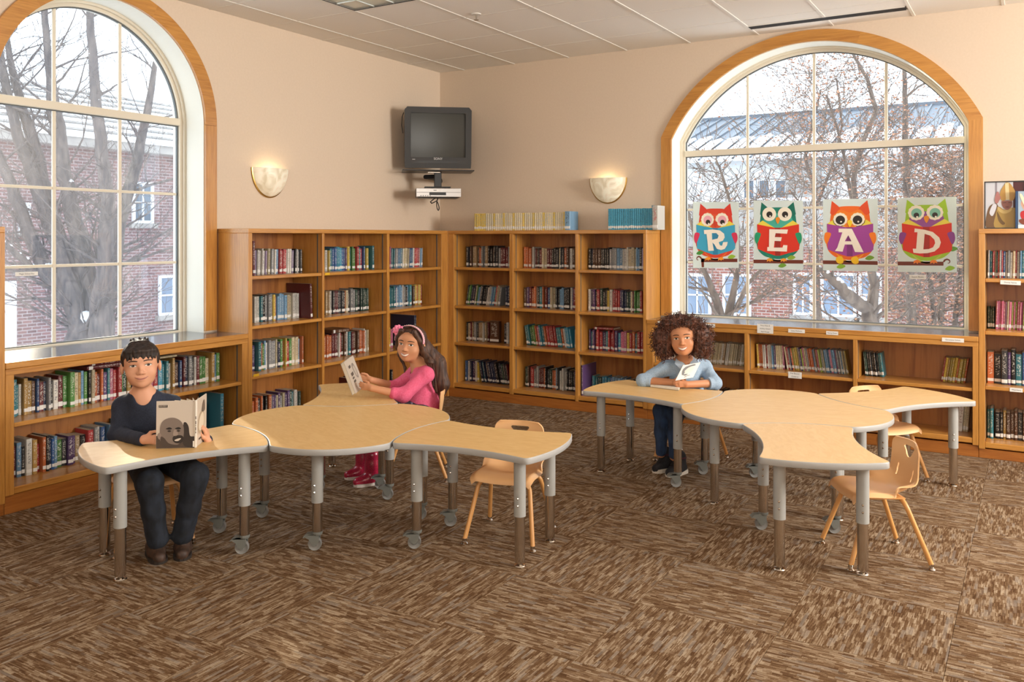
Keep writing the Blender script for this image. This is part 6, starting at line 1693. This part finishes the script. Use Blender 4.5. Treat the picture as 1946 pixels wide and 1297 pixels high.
    link('top', T.mesh('top', noisy('pink_jersey', lin('d9557a'), lin('e0678a'), 120, .85, 3, bump=.05), .005, base, fabric_wrinkle(.0028, 45, 2)), body)
    D = Sdf(); D.chain([pel + UP * .015, pel - UP * .005], [.086, .092], .03)
    for a, b, c in ((H1, K1, A1), (H2, K2, A2)): D.chain([a, b, b.lerp(c, .75)], [.070, .054, .042], .025)
    link('leggings', D.mesh('leggings', noisy('patterned_leggings', lin('2a2735'), lin('8d86a0'), 60, .85, 2, lo=.55, hi=.7), .005, base), body)
    red = noisy('glitter_red', lin('7c1030'), lin('c42a4e'), 260, .28, 2, coat=.5)
    for (tx, ty), A in (((668, 927), A1), ((651, 913), A2)):
        toe = on_z(tx, ty, 0); toe.z = 0; d = Vector((A.x, A.y, 0)) - toe; d = d.normalized(); heel = toe + d * .175; toe = toe + d * .02
        B_ = Sdf(); shoe(B_, heel, toe, .040); an = heel.lerp(toe, .2) + UP * .06; B_.chain([an, an + UP * .06, an + UP * .13], [.044, .045, .050], .03)
        B_.fn(lambda P, z=an.z + .12: P[:, 2] - z, an - Vector((.1, .1, .2)), an + Vector((.1, .1, .25)), .003, 0)
        link('boot', B_.mesh('boot', red, .004, base), body); sole(heel, toe, .041, plain('white_sole', lin('d9d2cc'), .6), body, base, .02)
    return body
girl_pink()
A_, B_, C_, D_ = J(652.5, 689, 5.60), J(670, 676, 5.74), J(692.5, 731, 5.68), J(675, 749, 5.545)
C_ = B_ + D_ - A_; org = (A_ + B_ + C_ + D_) / 4; nrm = (B_ - A_).cross(D_ - A_).normalized(); nrm = nrm if nrm.dot(CAM - A_) > 0 else -nrm
hb2 = thing('held_book', 'pale closed book held upright in front of the girl in pink', 'book', org)
def slab(name, q, n, t0, t1, mat, parent, org):
    P = [p + n * t0 - org for p in q] + [p + n * t1 - org for p in q]
    return MB().add(P, [(0, 1, 2, 3), (7, 6, 5, 4), (0, 4, 5, 1), (1, 5, 6, 2), (2, 6, 7, 3), (3, 7, 4, 0)]).build(name, mat, parent)
q_ = [A_, B_, C_, D_]; cg = plain('cover_grey', lin('bdb2a4'), .4)
slab('front_cover', q_, nrm, 0, .003, cg, hb2, org); slab('back_cover', q_, nrm, -.024, -.021, cg, hb2, org)
qi = [org + (p - org) * .96 for p in q_]; slab('pages', qi, nrm, -.021, 0, plain('page_paper_b', lin('e4dccb'), .8), hb2, org)
fg = lambda x, y, l: tuple(A_.lerp(B_, x / 1000).lerp(D_.lerp(C_, x / 1000), y / 1000) + nrm * (.0034 + l) - org)
for nm, pts, hx, ly in (('drawing', spline([(520, 250), (700, 180), (820, 420), (800, 650), (640, 620), (560, 450)]), '8a8078', 1), ('drawing_inner', spline([(580, 300), (690, 260), (770, 430), (740, 590), (650, 560), (600, 440)]), 'b5aa9c', 2), ('print_block', [(220, 200), (420, 180), (430, 260), (230, 280)], '5d544c', 1), ('print_block', [(220, 420), (460, 400), (465, 500), (230, 520)], '5d544c', 1), ('print_block', [(230, 560), (420, 545), (425, 600), (235, 615)], '5d544c', 1), ('print_block', [(240, 660), (460, 640), (465, 710), (245, 725)], '5d544c', 1), ('print_line', [(520, 880), (760, 860), (765, 890), (525, 910)], '4a433d', 1)): flat_shape(nm, pts, hx, fg, ly, hb2)

# ---------------------------------------------------------------- the curly-haired girl
def girl_curly():
    base = Vector((3.25, -1.46, 0)); skin = skin_mat('skin_brown', lin('c68a64')); S = Sdf()
    Hc = J(1297, 643, 6.00); f = (CAM - Hc); f.z *= .2; H = Head(Hc, f.normalized() - RT * .06, roll=math.radians(6), sc=1.08); H.build(S)
    nb = J(1301, 690, 6.10); chest = J(1301, 715, 6.14); belly = J(1302, 745, 6.18); pel = Vector((3.262, -1.455, .448))
    SL, SR = J(1266, 700, 6.10), J(1338, 698, 6.18); EL, WL = J(1222, 724, 6.06), J(1280, 727, 5.98); ER, WR = J(1359, 729, 6.02), J(1304, 731, 5.92)
    bw = Vector((-.132, -.991, 0)); HL, HR = pel - RT * .062, pel + RT * .06
    KL, KR = J(1257, 782, 5.84), J(1284, 786, 5.78); AL, AR = J(1256, 862, 5.90), J(1281, 868, 5.80)
    S.cap(H.w((0, -.02, -.06)), nb, .038, .044, .03)
    S.chain([nb, chest, belly, pel], [.056, .082, .08, .092], .05); S.chain([SL, nb, SR], [.042, .048, .042], .04)
    for a, b, c in ((SL, EL, WL), (SR, ER, WR)): S.chain([a, b, c], [.038, .031, .022], .02)
    for a, b, c in ((HL, KL, AL), (HR, KR, AR)): S.chain([a, b, c], [.062, .045, .031], .03)
    hand(S, WR, -RT * .9 + UP * .05 - FW * .1, FW, UP, .80, 38, .04, .8)
    hand(S, WL, RT * .9 - FW * .2, -FW * .8 + UP * .2, UP, .78, 30, .04, .6)
    body = link('person', S.mesh('body', skin, .0042, base), None, base)
    tag(body, 'girl with big curly brown hair in pale blue denim shirt leaning on the table', 'person')
    HS = Sdf(); H.build(HS); H.face(HS, body, base, M['iris_b'], plain('brow_dark', lin('2c1c14'), .8), plain('lip_rose', lin('a9625a'), .4), 'open', .85)
    G = Sdf(); s = H.s; R_ = random.Random(9); hm = hair_mat('hair_curly', lin('2c1811'), lin('6e4230'), 60)
    def inside(q):     # keep the face clear
        x, y, z = q; return y > .005 and abs(x) < .066 - max(0, z - .03) * .25 and z < .072
    blobs = [((0, -.03, .05), (.115, .10, .085)), ((-.10, -.02, .0), (.065, .075, .085)), ((.105, -.02, .005), (.068, .075, .085)), ((-.10, -.01, -.07), (.052, .06, .06)), ((.11, -.01, -.06), (.055, .06, .06)), ((0, -.07, -.02), (.11, .06, .10)), ((-.05, .03, .10), (.06, .05, .035)), ((.05, .03, .10), (.06, .05, .035)), ((.02, .0, .125), (.07, .06, .03))]
    for c, r in blobs: G.ell(H.w(c), np.array(r) * s, H.R, .02)
    def cut(P):
        q = (P - np.array(H.c)) @ H.R / s; x, y, z = np.abs(q[:, 0]), q[:, 1], q[:, 2]
        e = np.sqrt((x / .064) ** 2 + (np.maximum((z + .02) / .092, (-.02 - z) / .14)) ** 2)
        return np.where(y > .0, (e - 1) * .06 * s, .05)
    G.fn(cut, np.array(H.c) - .25, np.array(H.c) + .25, .008, -1)
    hair = link('hair', G.mesh('hair', hm, .005, base, lambda P: .007 * vnoise(P, 95, 1) + .005 * vnoise(P, 190, 5)), body)
    cu = MB()
    for k in range(1500):
        c, r = R_.choice(blobs); d = Vector((R_.gauss(0, 1), R_.gauss(0, 1) + .15, R_.gauss(0, 1))).normalized(); q = Vector((c[0] + d.x * r[0], c[1] + d.y * r[1], c[2] + d.z * r[2]))
        if inside(q) or q.y > .10: continue
        p = H.w(q); dr = (H.x * d.x + H.y * d.y + H.z * d.z); t = (dr * .9 + Vector((R_.uniform(-1, 1), R_.uniform(-1, 1), R_.uniform(-1.3, .5)))).normalized(); u = t.orthogonal().normalized(); w = t.cross(u); L_ = R_.uniform(.025, .055); tr = R_.uniform(1.2, 2.4); rr = R_.uniform(.004, .008); ph = R_.uniform(0, 6.28); pts = []
        for i in range(11):
            g = i / 10; a = ph + g * tr * 6.283; pts.append(p - dr * .008 + t * L_ * g + (u * math.cos(a) + w * math.sin(a)) * rr - base)
        q2 = Vector(((np.array(pts[-1] + base) - np.array(H.c)) @ H.R) / s)
        if inside(q2): continue
        cu.tube(pts, [.0022] * 10 + [.0008], 4, 0, False)
    o = cu.build('curls', hm, hair, smooth=True); o['kind'] = 'stuff'
    den = noisy('pale_denim', lin('8fa6bd'), lin('a3b8cc'), 130, .9, 4, bump=.08)
    T = Sdf(); T.chain([nb - UP * .014, chest, belly, pel + UP * .03], [.066, .094, .092, .104], .05); T.chain([SL, nb - UP * .016, SR], [.051, .058, .051], .04)
    for a, b, c in ((SL, EL, WL), (SR, ER, WR)): T.chain([a, b, b.lerp(c, .12)], [.051, .043, .040], .03)
    T.cap(H.w((0, .02, -.10)), nb - FW * .035 - UP * .035, .040, .022, .010, -1)
    sh = link('denim_shirt', T.mesh('denim_shirt', den, .005, base, fabric_wrinkle(.003, 44, 6)), body)
    for a, b in ((EL, WL), (ER, WR)):
        p, q = a.lerp(b, .08), a.lerp(b, .26); MB().tube([p - base, q - base], [.0445, .0425], 20).build('rolled_cuff', den, body, smooth=True)
    for q in (-1, 1):      # collar leaves
        n0 = nb + UP * .012; P = [n0 + RT * q * .060 + UP * .034 - FW * .010, n0 + RT * q * .012 - FW * .094 - UP * .012, n0 + RT * q * .040 - FW * .122 - UP * .052, n0 + RT * q * .086 - FW * .082 - UP * .004]
        P2 = [p - FW * .004 for p in P]; MB().add([p - base for p in P + P2], [(0, 1, 2, 3), (7, 6, 5, 4), (0, 4, 5, 1), (1, 5, 6, 2), (2, 6, 7, 3), (3, 7, 4, 0)]).build('collar_leaf', plain('collar_denim', lin('b3c4d4'), .9), body)
    pk = plain('button_white', lin('e4e2dc'), .4)
    for i in range(2): MB().ball(J(1298.5, 694 + 9 * i, 5.985 + .02 * i) - base, .0045, n=8).build('button', pk, body, smooth=True)
    D = Sdf(); D.chain([pel + UP * .03, pel - UP * .01], [.100, .102], .03)
    for a, b, c in ((HL, KL, AL), (HR, KR, AR)): D.chain([a, b, b.lerp(c, .5), c + UP * .01], [.070, .053, .044, .036], .025)
    link('jeans', D.mesh('jeans', noisy('blue_denim', lin('1d2c43'), lin('2c4263'), 30, .9, 5, stretch=(1, 1, .4)), .005, base, fabric_wrinkle(.0025, 40, 8)), body)
    for (tx, ty), A in (((1240, 901), AL), ((1266, 909), AR)):
        toe = on_z(tx, ty, 0); toe.z = 0; d = (Vector((A.x, A.y, 0)) - toe).normalized(); heel = toe + d * .185; toe = toe + d * .02
        B_ = Sdf(); shoe(B_, heel, toe, .041); an = heel.lerp(toe, .2) + UP * .06; B_.chain([an, an + UP * .055], [.045, .045], .03)
        link('sneaker', B_.mesh('sneaker', noisy('black_suede', lin('141316'), lin('211e22'), 80, .8), .004, base), body); sole(heel, toe, .043, plain('offwhite_sole', lin('cfc6b8'), .6), body, base, .026)
        MB().tube([an + UP * .052 + RT * .042 * math.cos(t) - FW * .042 * math.sin(t) - base for t in [2 * math.pi * i / 20 for i in range(21)]], .007, 6).build('sock_cuff', plain('maroon_sock', lin('4a1c28'), .9), body, smooth=True)
        laces(heel, toe, plain('black_lace', lin('0f0f10'), .8), body, base, .086)
    return body
girl_curly()
q_ = [J(1297.5, 695, 5.93), J(1331, 689, 5.98), None, J(1283, 724, 5.88)]; q_[2] = q_[1] + q_[3] - q_[0]; org = sum(q_, Vector()) / 4; nrm = (q_[1] - q_[0]).cross(q_[3] - q_[0]).normalized(); nrm = nrm if nrm.dot(CAM - org) > 0 else -nrm
rb = thing('propped_book', 'open book with a line-drawn face propped up by the curly-haired girl', 'book', org)
slab('front_cover', q_, nrm, 0, .003, plain('cover_cream', lin('cdc6b9'), .4), rb, org)
q2 = [on_z(1236, 735, zt_ + .004), on_z(1259, 726.5, zt_ + .004), on_z(1297, 729, zt_ + .004), on_z(1290, 742, zt_ + .004)]
slab('back_cover', q2, UP, -.003, 0, plain('cover_cream_b', lin('cbc3b4'), .4), rb, org); slab('pages', [org * 0 + p for p in q2], UP, 0, .011, plain('page_paper_c', lin('e9e4d8'), .8), rb, org)
fc_ = lambda x, y, l: tuple(q_[0].lerp(q_[1], x / 1000).lerp(q_[3].lerp(q_[2], x / 1000), y / 1000) + nrm * (.0034 + l) - org)
for nm, pts, hx, ly in (('drawn_hair', spline([(120, 350), (200, 150), (420, 80), (700, 60), (760, 160), (560, 180), (380, 260), (280, 420), (330, 560), (300, 700), (200, 640)]), '4a4540', 1), ('drawn_face', spline([(330, 430), (450, 250), (680, 200), (760, 420), (640, 640), (430, 660)]), 'c9c1b4', 2), ('drawn_chin', spline([(280, 680), (420, 660), (560, 690), (420, 760)]), '35302c', 3), ('title_bar', [(430, 790), (720, 775), (725, 815), (440, 830)], '5a544d', 1), ('title_bar', [(420, 860), (560, 850), (562, 885), (425, 895)], '5a544d', 1)): flat_shape(nm, pts, hx, fc_, ly, rb)
